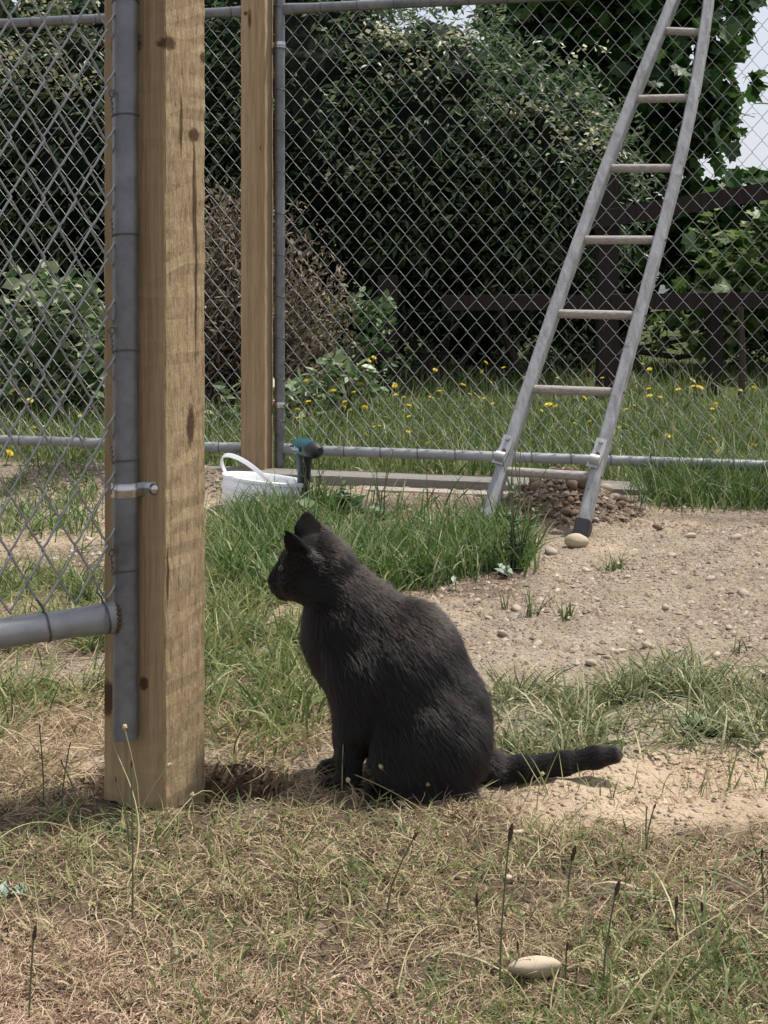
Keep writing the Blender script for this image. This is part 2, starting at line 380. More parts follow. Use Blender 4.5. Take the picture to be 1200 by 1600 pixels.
ca = gme.color_attributes.new('zone', 'FLOAT_COLOR', 'POINT')
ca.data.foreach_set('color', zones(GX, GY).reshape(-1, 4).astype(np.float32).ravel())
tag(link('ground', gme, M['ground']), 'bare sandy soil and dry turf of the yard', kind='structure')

# ------------------------------------------------------------------ blades of grass
def blades(name, pos, length, width, mat, lean=(0.3, 0.9), curl=0.6, seg=3, parent=None, label=None, face=None, droop=0.0, twist=0.0):
    """pos (n,3) roots; every blade a tapering bent strip, all joined in one mesh"""
    n = len(pos)
    if n == 0: return None
    az = RNG.random(n) * 2 * PI
    d = np.stack([np.cos(az), np.sin(az), np.zeros(n)], -1)
    if face is not None: d = norm(d + np.asarray(face))
    side = np.stack([-d[:, 1], d[:, 0], np.zeros(n)], -1)
    spin = (RNG.random(n) - 0.5) * 2.4
    th0 = lean[0] + (lean[1] - lean[0]) * RNG.random(n)                # angle from vertical at the root
    dth = curl * (RNG.random(n) * 1.2 + 0.2) + droop
    L = length[0] + (length[1] - length[0]) * RNG.random(n) ** 1.5
    W = width[0] + (width[1] - width[0]) * RNG.random(n)
    P = pos.copy(); rows = []
    tw = twist * (RNG.random(n) - 0.5)
    for s_ in range(seg + 1):
        t = s_ / seg
        th = th0 + dth * t
        a2 = tw * t * 2
        dd = d * np.cos(a2)[:, None] + side * np.sin(a2)[:, None]
        sd = side * np.cos(a2)[:, None] - d * np.sin(a2)[:, None]
        T = dd * np.sin(th)[:, None] + np.array([0, 0, 1]) * np.cos(th)[:, None]
        N = np.cross(T, sd)
        ws = sd * np.cos(spin)[:, None] + N * np.sin(spin)[:, None]
        wd = (W * (1 - t ** 1.8) * 0.5)[:, None]
        if s_ < seg: rows += [P - ws * wd, P + ws * wd]
        else: rows += [P]
        P = P + T * (L / seg)[:, None]
    k = 2 * seg + 1
    V = np.stack(rows, 1).reshape(-1, 3)
    zmin = gz(V[:, 0], V[:, 1]) + 0.0012
    V[:, 2] = np.maximum(V[:, 2], zmin)
    b = (np.arange(n) * k)[:, None]
    Q = np.concatenate([b + np.array([[2 * i, 2 * i + 1, 2 * i + 3, 2 * i + 2]]) for i in range(seg - 1)]) if seg > 1 else None
    Tt = b + np.array([[2 * seg - 2, 2 * seg - 1, 2 * seg]])
    me = mesh_np(name, V, Tt, Q)
    o = link(name, me, mat, parent)
    if parent is None: tag(o, label, 'grass', kind='stuff')
    return o
def scatter(n, box, dens):
    """n candidate roots in a ground rectangle (photo-pixel bounds), thinned by dens(px, py, x, y)"""
    x0, x1, y0, y1 = box
    x = x0 + (x1 - x0) * RNG.random(n); y = y0 + (y1 - y0) * RNG.random(n)
    px, py = to_px(x, y)
    k = RNG.random(n) < dens(px, py, x, y)
    k &= np.hypot(x + 0.394, y - 4.519) > 0.14          # nothing grows inside the bucket
    x, y = x[k], y[k]
    return np.stack([x, y, gz(x, y)], -1)
def post_clear(x, y):
    return (np.hypot((x + 0.285) / 0.165, (y - 2.085) / 0.088) > 1.0) & (np.hypot(x + 0.335, y - 2.04) > 0.085)
def sandy(px, py, x, y):
    return 1 - 0.93 * sst(790, 880, px + 120 * (fbm(x * 8, y * 8) - .5)) * sst(1325, 1270, py + 70 * (fbm(x * 9 + 7, y * 9) - .5))

p = scatter(125000, (-0.85, 0.9, 1.2, 2.3), lambda px, py, x, y: sst(1195, 1260, py + 70 * (fbm(x * 7, y * 7) - .5)) * sandy(px, py, x, y) * post_clear(x, y) * (0.15 + 0.85 * sst(0.36, 0.56, fbm(x * 19, y * 19 + 3))))
blades('dry_grass_litter', p, (0.008, 0.05), (0.0008, 0.0023), M['straw'], lean=(0.6, 1.7), curl=0.9, seg=4, twist=3.0, label='matted dry straw and cut grass around the cat and post')
p = scatter(60000, (-0.8, 0.5, 1.2, 1.75), lambda px, py, x, y: sst(1430, 1545, py - 0.10 * px + 60 * (fbm(x * 7, y * 7) - .5)) * sst(900, 500, px))
blades('reddish_thatch', p, (0.008, 0.04), (0.0009, 0.0022), M['straw_red'], lean=(0.7, 1.7), curl=0.9, seg=4, twist=4.0, label='reddish dead grass thatch along the lower edge of the turf')
p = scatter(60000, (-0.95, 0.1, 2.05, 3.7), lambda px, py, x, y: sst(1200, 1120, py) * 0.1 + sst(1040, 1120, py) * sst(560, 480, px) * post_clear(x, y) * 0.9 * sst(0.25, .5, fbm(x * 6, y * 6)))
blades('dry_grass_litter', p, (0.02, 0.07), (0.001, 0.0024), M['straw'], lean=(0.8, 1.6), curl=0.7, seg=4, twist=2.0, label='thin dry grass on the sandy ground behind the near post')
# green in the foreground
p = scatter(36000, (-0.7, 0.8, 1.25, 2.2), lambda px, py, x, y: (0.32 + 0.68 * sst(560, 950, px) * sst(1300, 1420, py)) * sst(1240, 1290, py) * sandy(px, py, x, y) * sst(0.36, 0.62, fbm(x * 7 + 30, y * 7)) * post_clear(x, y))
blades('foreground_grass', p, (0.010, 0.065), (0.0009, 0.0030), M['grass_dull'], lean=(0.3, 1.3), curl=0.8, seg=4, twist=1.0, label='sparse half green grass growing through the dry straw')
p = scatter(2000, (-0.7, 0.8, 1.25, 2.2), lambda px, py, x, y: (0.08 + 0.92 * sst(700, 900, px) * sst(1300, 1420, py)) * sst(1260, 1300, py) * sst(0.45, 0.65, fbm(x * 6 + 80, y * 6)) * post_clear(x, y))
blades('foreground_grass', p, (0.05, 0.14), (0.002, 0.0042), M['grass_grey'], lean=(0.3, 1.4), curl=1.0, seg=5, twist=0.8, label='broader green blades in the corner beside the pale stone')
# behind the post and cat
p = scatter(52000, (-1.1, 0.05, 2.15, 4.3), lambda px, py, x, y: (sst(800, 880, py) * sst(1190, 1060, py + 90 * (fbm(x * 5, y * 5) - .5)) * sst(600, 430, px + 120 * (fbm(x * 5, y * 5 + 9) - .5)) * sst(0.42, 0.62, .5 * fbm(x * 4.5, y * 4.5 + 20) + .5 * fbm(x * 12, y * 12 + 9) + 0.12 * sst(150, 330, px)) * (1 - 0.97 * sst(230, 160, px) * sst(915, 890, py))))
blades('mid_grass', p, (0.03, 0.12), (0.002, 0.0055), M['grass_dull'], lean=(0.15, 1.25), curl=0.9, seg=4, twist=0.8, label='patchy green grass between the near post and the cat')
lush = lambda px, py, x, y: sst(330, 400, px + 60 * (fbm(x * 6, y * 6) - .5)) * sst(850, 815, px + 50 * (fbm(x * 6 + 3, y * 6) - .5)) * sst(775, 800, py) * sst(945, 915, py + 0.18 * (px - 600) * sst(560, 700, px) + 30 * (fbm(x * 6, y * 6 + 5) - .5)) * (1 - 0.95 * sst(470, 540, px) * sst(860, 822, py - 20 * fbm(x * 9, y * 9)))
p = scatter(44000, (-0.65, 0.55, 3.1, 4.9), lambda px, py, x, y: lush(px, py, x, y) * (0.1 + 0.9 * sst(.34, .56, fbm(x * 11 + 60, y * 8))))
blades('lush_grass', p, (0.03, 0.165), (0.003, 0.0075), M['grass_lush'], lean=(0.05, 0.75), curl=0.9, seg=4, twist=0.6, label='lush tall green grass patch behind the cat below the bucket')
p = scatter(7000, (-1.3, -0.5, 3.3, 5.2), lambda px, py, x, y: sst(175, 120, px) * (sst(800, 830, py) * sst(850, 830, py) + sst(660, 700, py) * sst(820, 770, py + 60 * (fbm(x * 5, y * 5) - .5)) * sst(.4, .55, fbm(x * 5 + 11, y * 5))))
blades('side_grass', p, (0.05, 0.13), (0.0025, 0.0055), M['grass_lush'], lean=(0.1, 0.9), curl=0.9, seg=4, label='green grass clumps on the dirt behind the near wire panel')
# right of the cat
p = scatter(21000, (0.1, 0.95, 2.15, 2.75), lambda px, py, x, y: sst(745, 800, px) * sst(1035, 1065, py + 40 * (fbm(x * 7, y * 7) - .5) - 40 * sst(1000, 900, px)) * sst(1195, 1165, py + 40 * (fbm(x * 7 + 4, y * 7) - .5)) * (0.10 + 0.9 * sst(0.44, 0.60, fbm(x * 9, y * 9 + 50) + 0.10 * sst(1000, 850, px))))
blades('trampled_grass', p, (0.025, 0.10), (0.002, 0.005), M['grass_grey'], lean=(0.4, 1.5), curl=0.8, seg=4, twist=1.5, label='trampled grey green grass on the dirt behind the cat tail')
p = scatter(2600, (0.08, 0.95, 2.05, 2.35), lambda px, py, x, y: sst(780, 820, px) * sst(1215, 1240, py) * sst(1330, 1290, py) * 0.5)
blades('sparse_grass', p, (0.03, 0.09), (0.0014, 0.0028), M['grass_dull'], lean=(0.1, 1.0), curl=0.6, seg=4, label='thin sparse grass edging the sandy strip by the tail')
# lawn beyond the far fence
def lawn_d(px, py, x, y):
    e = y + 0.265 * x
    return sst(5.16, 5.28, e + 0.05 * (fbm(x * 5, y * 5) - .5)) * (0.45 + 0.55 * fbm(x * 3, y * 3)) * np.clip(1.6 - 0.09 * y, .3, 1)
p = scatter(60000, (-3.2, 3.6, 4.5, 7.2), lawn_d)
blades('meadow_grass', p, (0.04, 0.18), (0.004, 0.009), M['grass_lawn'], lean=(0.05, 0.75), curl=0.8, seg=3, label='long meadow grass beyond the far wire fence')
p = scatter(32000, (-4.5, 7.0, 7.0, 14), lawn_d)
blades('meadow_grass', p, (0.06, 0.2), (0.005, 0.010), M['grass_lawn'], lean=(0.05, 0.7), curl=0.8, seg=3, label='long meadow grass running under the hedge and rail fence')
p = scatter(11000, (0.55, 2.0, 4.15, 5.1), lambda px, py, x, y: sst(960, 1060, px + 60 * (fbm(x * 5, y * 5) - .5)) * sst(742, 752, py) * sst(806, 786, py) * sst(.3, .5, fbm(x * 5, y * 5 + 2) + 0.15))
blades('fringe_grass', p, (0.06, 0.19), (0.003, 0.0065), M['grass_lush'], lean=(0.05, 0.8), curl=0.8, seg=4, label='green grass fringe growing over the grey edging boards')
p = scatter(2200, (-0.5, 2.0, 4.5, 5.3), lambda px, py, x, y: sst(.5, .65, fbm(x * 7 + 2, y * 7)) * sst(480, 500, px) * sst(722, 735, py) * sst(775, 760, py))
blades('fringe_grass', p, (0.03, 0.08), (0.003, 0.006), M['grass_dull'], lean=(0.2, 1.2), curl=0.8, seg=3, label='short weeds at the foot of the far wire fence')

# ------------------------------------------------------------------ stones and clods
def rock_mesh(name, seed, sub=2, rough=0.28, flat=(1, 0.8, 0.6)):
    r = np.random.default_rng(seed)
    bm = bmesh.new(); bmesh.ops.create_icosphere(bm, subdivisions=sub, radius=1.0)
    ph = r.random((5, 3)) * 6; fr = norm(r.normal(size=(5, 3))) * (1.2 + r.random((5, 1)) * 1.8)
    for v in bm.verts:
        c = np.array(v.co); k = 1 + rough * sum(math.sin(float(np.dot(fr[i], c)) + ph[i][0]) for i in range(5)) / 5
        for i in range(2):
            d = float(np.dot(c, norm(fr[i])))
            if d > 0.62: k *= 0.62 / d * 0.6 + 0.4
        v.co = Vector(c * k * np.array(flat))
    me = bpy.data.meshes.new(name); bm.to_mesh(me); bm.free()
    for q in me.polygons: q.use_smooth = True
    return me
ROCKS = [rock_mesh('rock', 20 + i, 2, 0.85, (1, .78, .55)) for i in range(6)]
CLODS = [rock_mesh('clod', 60 + i, 2, 0.75, (1, 0.9, 0.75)) for i in range(5)]
SMOOTH = [rock_mesh('rock', 5 + i, 3, 0.22, (1, .75, .55)) for i in range(3)]
for m_ in ROCKS + SMOOTH: m_.materials.append(M['stone'])
def rock(name, label, cat, px, py, wpx, mat=None, group=None, src=ROCKS, sink=0.35, asp=None, dz=0.0):
    q = gp(px, py); q = settle(q); s = wpx / F * q[1] / 2
    me = src[random.randrange(len(src))]
    o = bpy.data.objects.new(name, me); COL.objects.link(o)
    if mat is not None:
        if len(me.materials) == 0: me.materials.append(mat)
        o.material_slots[0].link = 'OBJECT'; o.material_slots[0].material = mat
    k = asp or (1, random.uniform(.8, 1.1), random.uniform(.75, 1.1))
    o.scale = (s * k[0], s * k[1], s * k[2]); o.rotation_euler = (random.uniform(-.3, .3), random.uniform(-.3, .3), random.uniform(0, 6.28) if asp is None else random.uniform(-.3, .3))
    o.location = (q[0], q[1], q[2] + s * 0.6 * k[2] * (1 - sink) + dz)
    return tag(o, label, cat, group)
rock('stone', 'rounded tan stone in front of the black ladder foot', 'stone', 903, 858, 38, M['stone_pale'], src=SMOOTH, sink=0.2, asp=(1, .8, 1.15))
rock('stone', 'long flat pale stone half buried among plantain stalks', 'stone', 838, 1532, 90, M['stone_pale'], src=SMOOTH, sink=0.6, asp=(1, .6, .66))
rock('stone', 'dark grey pebble lying alone on the dirt below the grassy boards', 'stone', 1028, 827, 18, M['clod'], sink=0.2)
rock('stone', 'small white stone showing through straw beside a plantain head', 'stone', 806, 1306, 24, M['stone_pale'], sink=0.3)
rock('stone', 'flat brown stone chip at the end of the sandy strip', 'stone', 1183, 1186, 26, M['stone'], sink=0.4, asp=(1, .7, .5))
rock('stone', 'dull pebble in the straw beside the long flat stone', 'stone', 795, 1368, 22, M['stone_pale'], sink=0.4)
rock('stone', 'pinkish chip in the dead thatch below the near post', 'stone', 425, 1468, 14, M['stone_pale'], sink=0.2)
pale = [(785, 988, 28), (810, 950, 22), (765, 962, 15), (925, 1040, 26), (948, 1028, 20), (900, 1012, 14), (1015, 1012, 24), (970, 1020, 15), (860, 868, 24), (1053, 873, 20), (915, 893, 18), (1078, 840, 18),
        (1160, 928, 18), (1140, 985, 14), (840, 1004, 20), (890, 965, 12), (715, 1000, 14), (1040, 950, 14), (980, 905, 14), (1110, 905, 14), (1170, 1010, 16), (1060, 1052, 18), (985, 1052, 15), (1120, 1030, 12),
        (745, 940, 14), (870, 925, 13), (1185, 870, 15), (1150, 845, 14), (700, 845, 16), (640, 800, 15), (680, 795, 20), (590, 790, 14), (730, 825, 14), (1000, 985, 12), (930, 940, 12), (1020, 890, 12), (1190, 1060, 14),
        (60, 850, 14), (110, 870, 12), (30, 880, 12), (140, 845, 12), (70, 1160, 14), (110, 1190, 12), (330, 1000, 12), (350, 1150, 12)]
for (a, b, c) in pale:
    pl = 'on the soil behind the near post' if a < 400 else 'by the dug heap and edging boards' if b < 862 else 'along the edge of the trampled grass' if b > 1000 else 'in the middle of the bare dirt'
    rock('pebble', 'small pale pebble ' + pl, 'pebble', a, b, c, M['stone_pale'] if random.random() < .35 else M['stone'], 'pebbles on the dirt', sink=0.75)
for (a, b, c) in [(625, 1255, 18), (655, 1247, 10), (705, 1252, 13), (742, 1240, 12), (735, 1252, 10), (560, 1220, 10)]:
    rock('pebble', 'tiny pale pebble in the straw under the cat', 'pebble', a, b, c, M['stone_pale'], 'pebbles by the cat', sink=0.2)
# the heap behind the ladder foot: clods that can be picked out
for k in range(70):
    a = random.uniform(0, 6.28); r_ = math.sqrt(random.random())
    x, y = 0.565 + 0.22 * r_ * math.cos(a), 4.40 + 0.20 * r_ * math.sin(a)
    px, py = to_px(x, y); s = random.uniform(6, 15) * (1.25 if random.random() < .2 else 1)
    stone_ = random.random() < 0.28
    rock('soil_clod' if not stone_ else 'heap_stone', 'lump of dark soil on the dug heap by the ladder' if not stone_ else 'rounded stone on the dug heap by the ladder',
         'clod' if not stone_ else 'stone', px, py, s * 1.4, M['stone'] if stone_ else M['clod'], 'clods on the dug heap' if not stone_ else 'stones on the dug heap',
         src=ROCKS if stone_ else CLODS, sink=0.1)
def grit(name, pos, smin, smax, mat, label):
    """loose crumbs nobody could count: little faceted lumps in one mesh"""
    t = np.array([[1, 0, 0], [-1, 0, 0], [0, 1, 0], [0, -1, 0], [0, 0, 1], [0, 0, -.6]], float)
    f = np.array([(0, 2, 4), (2, 1, 4), (1, 3, 4), (3, 0, 4), (2, 0, 5), (1, 2, 5), (3, 1, 5), (0, 3, 5)])
    n = len(pos); s = smin + (smax - smin) * RNG.random(n) ** 3
    a = RNG.random(n) * 6.28; c, q = np.cos(a), np.sin(a)
    V = t[None] * (1 + 0.6 * (RNG.random((n, 6, 1)) - .5)) * s[:, None, None] * np.array([1, .8, .65])
    X = V[..., 0] * c[:, None] - V[..., 1] * q[:, None]; Y = V[..., 0] * q[:, None] + V[..., 1] * c[:, None]
    V = np.stack([X, Y, V[..., 2]], -1) + pos[:, None, :]
    o = link(name, mesh_np(name, V.reshape(-1, 3), (np.arange(n) * 6)[:, None, None].repeat(8, 1).reshape(-1, 1) + np.tile(f, (n, 1))), mat)
    return tag(o, label, 'gravel', kind='stuff')
def grit_mat(name, stops):
    n = NT(name); return n.set(n.ramp(n.island(), stops), 0.9, 0, 0.15)
M['grit'] = grit_mat('loose gravel', [(0, (0.20, 0.14, 0.10)), (.4, (0.29, 0.225, 0.17)), (.85, (0.37, 0.305, 0.235)), (1, (0.50, 0.44, 0.365))])
p = scatter(70000, (-1.3, 1.9, 2.2, 5.1), lambda px, py, x, y: (sst(620, 720, px) * sst(1070, 1030, py) + sst(330, 150, px) * sst(930, 880, py) + .5 * sst(850, 780, py)) * sst(742, 752, py) * (0.15 + .85 * sst(0.35, .6, fbm(x * 5 + 70, y * 5))))
grit('loose_gravel', p, 0.002, 0.011, M['grit'], 'loose gravel and crumbs of soil over the bare dirt')
p = scatter(9000, (0.05, 0.95, 2.02, 2.45), lambda px, py, x, y: sst(780, 900, px) * sst(1165, 1185, py) * sst(1320, 1270, py) * sst(.35, .6, fbm(x * 12, y * 12)))
M['grit_sand'] = grit_mat('sandy crumbs', [(0, (0.30, 0.21, 0.135)), (.5, (0.43, 0.33, 0.225)), (1, (0.55, 0.44, 0.32))])
grit('sand_crumbs', p, 0.0015, 0.008, M['grit_sand'], 'crumbs of sandy soil on the strip beside the cat tail')
p = scatter(7000, (0.25, 0.85, 4.05, 4.75), lambda px, py, x, y: sst(1.15, .6, np.hypot((x - .57) / .25, (y - 4.43) / .25)))
M['grit_dark'] = grit_mat('dug soil crumbs', [(0, (0.06, 0.04, 0.028)), (.5, (0.15, 0.105, 0.075)), (1, (0.28, 0.22, 0.165))])
grit('dug_soil', p, 0.004, 0.018, M['grit_dark'], 'crumbled dark soil of the dug heap behind the ladder foot')
p = scatter(8000, (-1.5, -0.4, 4.5, 5.2), lambda px, py, x, y: sst(1.1, .6, np.hypot((x + .64) / .22, (y - 4.85) / .2)) + sst(1.1, .6, np.hypot((x + 1.12) / .35, (y - 4.95) / .25)))
grit('dug_soil', p, 0.003, 0.014, M['grit'], 'pale crumbled soil heaped along the far fence by the bucket')

# ------------------------------------------------------------------ chain-link panels
def zigzag(name, nrow, w, v, r, flip, sides=5):
    """one woven wire: zigzags inside a strip w/2 wide, flat spiral in depth"""
    P = []; t = r * 1.15
    for j in range(nrow + 1):
        left = (j % 2 == 0) ^ flip
        x = 0.0 if left else w / 2; sgn = -1 if left else 1
        z = j * v / 2
        f0 = -t if ((j % 2 == 0) ^ flip) else t          # strand after this node lies in front or behind
        if j > 0: P.append((x - sgn * w * 0.10, -f0, z - v * 0.105)); P.append((x - sgn * w * 0.012, -f0 * .6, z - v * 0.045))
        P.append((x + sgn * r * 0.9, 0, z))
        if j < nrow: P.append((x - sgn * w * 0.012, f0 * .6, z + v * 0.045)); P.append((x - sgn * w * 0.10, f0, z + v * 0.105))
    b = MB(); b.tube(P, r, sides, True, up=(0, 1, 0)); return b.mesh(name, True)
def wire_mesh(parent, x0, x1, z0, z1, w, v, r, sides=5, jit=0.0):
    nrow = int(round((z1 - z0) / (v / 2)))
    ms = [zigzag('wire', nrow, w, v, r, False, sides), zigzag('wire', nrow, w, v, r, True, sides)]
    for m_ in ms: m_.materials.append(M['wire'])
    n = int(abs(x1 - x0) / (w / 2)); s = 1 if x1 > x0 else -1
    for k in range(n):
        o = bpy.data.objects.new('wire', ms[k % 2]); COL.objects.link(o); o.parent = parent
        o.location = (x0 + s * k * w / 2 - (w / 2 if s < 0 else 0), random.uniform(-jit, jit), z0 + random.uniform(-jit, jit))
def pipe(name, parent, P, r, mat, n=14, crimp=()):
    P = np.asarray(P, float); m = 26; t = np.linspace(0, 1, m)
    Q = P[0] + (P[1] - P[0]) * t[:, None]
    b = MB(); b.tube(Q, r, n, True); V = b.V[0]
    ax = norm(P[1] - P[0]); Lp = np.linalg.norm(P[1] - P[0])
    hor = norm(np.cross(ax, [0, 0, 1]))
    if len(crimp):
        for e in crimp:
            d = (V - P[e]) @ (ax if e == 0 else -ax)
            k = sst(0.055, 0.008, d)
            rel = (V - P[0]) - ((V - P[0]) @ ax)[:, None] * ax
            lat = rel @ hor; up = rel[:, 2]
            V += (hor * (-lat * 0.45 * k)[:, None]) + np.array([0, 0, 1]) * (up * 0.22 * k)[:, None]
    return b.build(name, mat, parent, True)
def tie_ring(parent, c, axis, r, wire_r=0.0014, tail=None, name='tie_wire'):
    axis = norm(axis); u = norm(np.cross(axis, [0.31, 0.2, 0.93])); v = np.cross(axis, u)
    a = np.linspace(0, 2 * PI, 17)
    P = np.asarray(c) + (r + wire_r * .6) * (np.cos(a)[:, None] * u + np.sin(a)[:, None] * v) + axis * (0.004 * np.sin(a / 2))[:, None]
    b = MB(); b.tube(P, wire_r, 5, False, up=axis)
    if tail is not None: b.tube(tail, wire_r, 5)
    return b.build(name, M['tie'], parent, True)

FANG = math.atan(-0.265)
# far fence: two panels on the line y = 5.18 - 0.265 x
def fence_local(px):                        # distance along the fence from x = 0, at photo column px
    u = (px - 600) / F; Y = 5.18 / (1 + 0.265 * u); return u * Y / math.cos(FANG)
FZ0, FZ1, FR = 0.095, 1.745, 0.0195
def far_panel(label, s0, s1, post_side):
    t = thing('chain_link_panel', label, 'fence panel', (0, 5.18, 0), (0, 0, FANG))
    lo, hi = min(s0, s1), max(s0, s1)
    for s in (s0, s1): pipe('upright', t, [(s, 0, 0.02), (s, 0, 2.06 if s == s0 else 1.8)], FR, M['galv'])
    pipe('top_rail', t, [(lo + FR * .7, 0, FZ1), (hi - FR * .7, 0, FZ1)], FR * .97, M['galv'], crimp=(0, 1))
    pipe('bottom_rail', t, [(lo + FR * .7, 0, FZ0), (hi - FR * .7, 0, FZ0)], FR * .97, M['galv_pale'], crimp=(0, 1))
    d = 1 if s1 > s0 else -1
    wire_mesh(t, s0 + d * FR, s1 - d * FR, FZ0 + 0.012, FZ1 - 0.006, 0.0665, 0.079, 0.00125, 4, 0.0014)
    for k in range(int((hi - lo) / 0.14)):
        s = lo + 0.11 + 0.14 * k
        tie_ring(t, (s, 0, FZ0), (1, 0.25, 0), FR * .97, 0.0018, [(s, .0, FZ0 + FR), (s + .004, -.004, FZ0 + FR + .012)])
        tie_ring(t, (s + .05, 0, FZ1), (1, 0.25, 0), FR * .97, 0.0018)
    for k in range(11): tie_ring(t, (s0, 0, 0.2 + 0.155 * k), (0.1, 0, 1), FR, 0.0017)
    return t
PS = fence_local(437)
panel_r = far_panel('long wire mesh fence panel that the wooden ladder leans on', PS, PS + 3.0, -1)
panel_l = far_panel('wire mesh fence panel beyond the near post ending at the far post', fence_local(400), fence_local(400) - 2.5, 1)
# far post
fp_s = (fence_local(381) + fence_local(427)) / 2; fp_w = 0.094; fp_s += 0.008
fp = np.array([fp_s * math.cos(FANG), 5.18 + fp_s * math.sin(FANG), 0]) + np.array([math.sin(FANG), -math.cos(FANG), 0]) * 0.038
def timber_post(name, label, c, wd, z0, z1, ang, mat, seed=0, nseg=60, tilt=(0, 0), wob=0.0012):
    r = np.random.default_rng(seed)
    h = wd / 2; e = 0.0022
    sec = [(-h + e, -h), (0, -h), (h - e, -h), (h, -h + e), (h, 0), (h, h - e), (h - e, h), (0, h), (-h + e, h), (-h, h - e), (-h, 0), (-h, -h + e)]
    zs = np.linspace(z0, z1, nseg)
    b = MB(); b.sweep(np.stack([0 * zs, 0 * zs, zs], -1), (1, 0, 0), (0, 1, 0), sec)
    V = b.V[0]; V[:, :2] += (r.random((len(V), 2)) - .5) * wob * 2
    o = b.build(name, mat)
    o.location = (c[0], c[1], c[2]); o.rotation_euler = (tilt[0], tilt[1], ang)
    return tag(o, label, 'post')
timber_post('timber_post', 'square timber post with two clamps between the far wire panels', fp, fp_w, -0.1, 2.3, FANG, M['far_post'], 3)
def clamp(parent, c, r, rot, tab=0.028, w=0.022):
    """pipe strap: half band round the pipe plus a flat ear with its bolt, built facing -Y with the ear to +X"""
    b = MB(); a = np.linspace(-PI * 1.06, PI * 0.02, 18); R0 = r + 0.0012
    P = np.stack([R0 * np.cos(a), R0 * np.sin(a), 0 * a], -1)
    ear = np.array([[R0 + 0.001, 0.012, 0], [R0 + 0.003, 0.0145, 0], [R0 + tab, 0.0145, 0]])
    P = np.concatenate([P, ear]); T = norm(np.gradient(P, axis=0)); N = np.cross(T, [0, 0, 1])
    b.sweep(P, N, (0, 0, 1), [(-.0009, -w / 2), (.0009, -w / 2), (.0009, -w * .22), (.0017, -w * .14), (.0017, w * .14), (.0009, w * .22), (.0009, w / 2), (-.0009, w / 2)])
    o = b.build('pipe_clamp', M['zinc'], parent, True); o.location = c; o.rotation_euler = (0, 0, rot)
    bb = MB(); Mx = rotm('X', PI / 2)
    bb.lathe([(0.0001, 0.007), (0.0045, 0.006), (0.0075, 0.003), (0.0085, 0.0), (0.0085, -0.004)], 16, (R0 + tab * 0.62, 0.0125, 0), Mx)
    bo = bb.build('bolt', M['zinc'], o, True)
    return o
for py_ in (70, 632):
    zc = CAM_H - (py_ - HY) / F * 5.28
    o = clamp(panel_r, (PS, 0, zc), FR, 0); o.scale = (-1, 1, 1)

# near gate panel
pipe_xy = np.array([-0.365, 1.986]); GATE = np.array([-0.838, -0.545]); GATE = GATE / np.linalg.norm(GATE)
gang = math.atan2(-GATE[1], -GATE[0])        # local +x points from the free end to the pipe
gt = thing('gate_panel', 'wire mesh gate panel clamped to the near timber post', 'gate', (pipe_xy[0], pipe_xy[1], 0), (0, 0, gang))
GR = 0.0176
def z_at(py, Y): return CAM_H - (py - HY) / F * Y
pipe('upright', gt, [(0, 0, z_at(1153, 1.986)), (0, 0, 2.1)], GR, M['galv'], 24)
rz = z_at(962, 1.986)
pipe('bottom_rail', gt, [(-0.95, 0, rz), (-GR * .35, 0, rz)], 0.0198, M['galv_pale'], 24, crimp=(1,))
pipe('top_rail', gt, [(-0.95, 0, 1.98), (-GR * .35, 0, 1.98)], 0.0198, M['galv_pale'], 16, crimp=(1,))
pipe('upright', gt, [(-0.95, 0, 0.1), (-0.95, 0, 2.1)], GR, M['galv'], 16)
wb = MB()
for k in range(9):
    a = -PI * 0.9 + k * PI * 0.8 / 8
    wb.lathe([(0.0001, .0035), (.003, .002), (.0042, 0), (.003, -.002), (.0001, -.0035)], 7, (-GR * .55 - .004, 0.021 * math.sin(a) * .62, rz + 0.0225 * math.cos(a)))
wb.build('weld', M['rust'], gt, True)
wire_mesh(gt, -GR * .2, -0.93, rz + 0.025, 1.96, 0.0436 * 1.06, 0.0803, 0.0017, 7, 0.0018)
for k, py_ in enumerate((2, 182, 370, 552, 725, 898)):
    z = z_at(py_, 1.97)
    c = np.array([-GR * 1.02, -.004, z]); tl = []
    for q in range(9):
        tl.append(c + np.array([-0.003 + .0012 * math.sin(q * 2.6) - .0004 * q, -.004 + .0012 * math.cos(q * 2.6), .0032 * q]))
    if k % 2:
        e = tl[-1]
        for q in range(8): tl.append(e + np.array([.005 * math.sin(q * .9), 0, .005 - .005 * math.cos(q * .9)]) + np.array([0, -.0002 * q, 0.001]))
    tie_ring(gt, (0, 0, z), (0.04, 0.03, 1), GR, 0.0014, tl)
for s in (-0.032, -0.118, -0.205, -0.29):
    tie_ring(gt, (s, 0, rz), (1, 0.05, 0.12), 0.0198, 0.0016, [(s, 0, rz + .02), (s - .005, -.003, rz + .032), (s - .012, -.003, rz + .04)])
clamp(gt, (0, 0, z_at(767, 1.97)), GR, -gang - R(18), 0.032, 0.020)

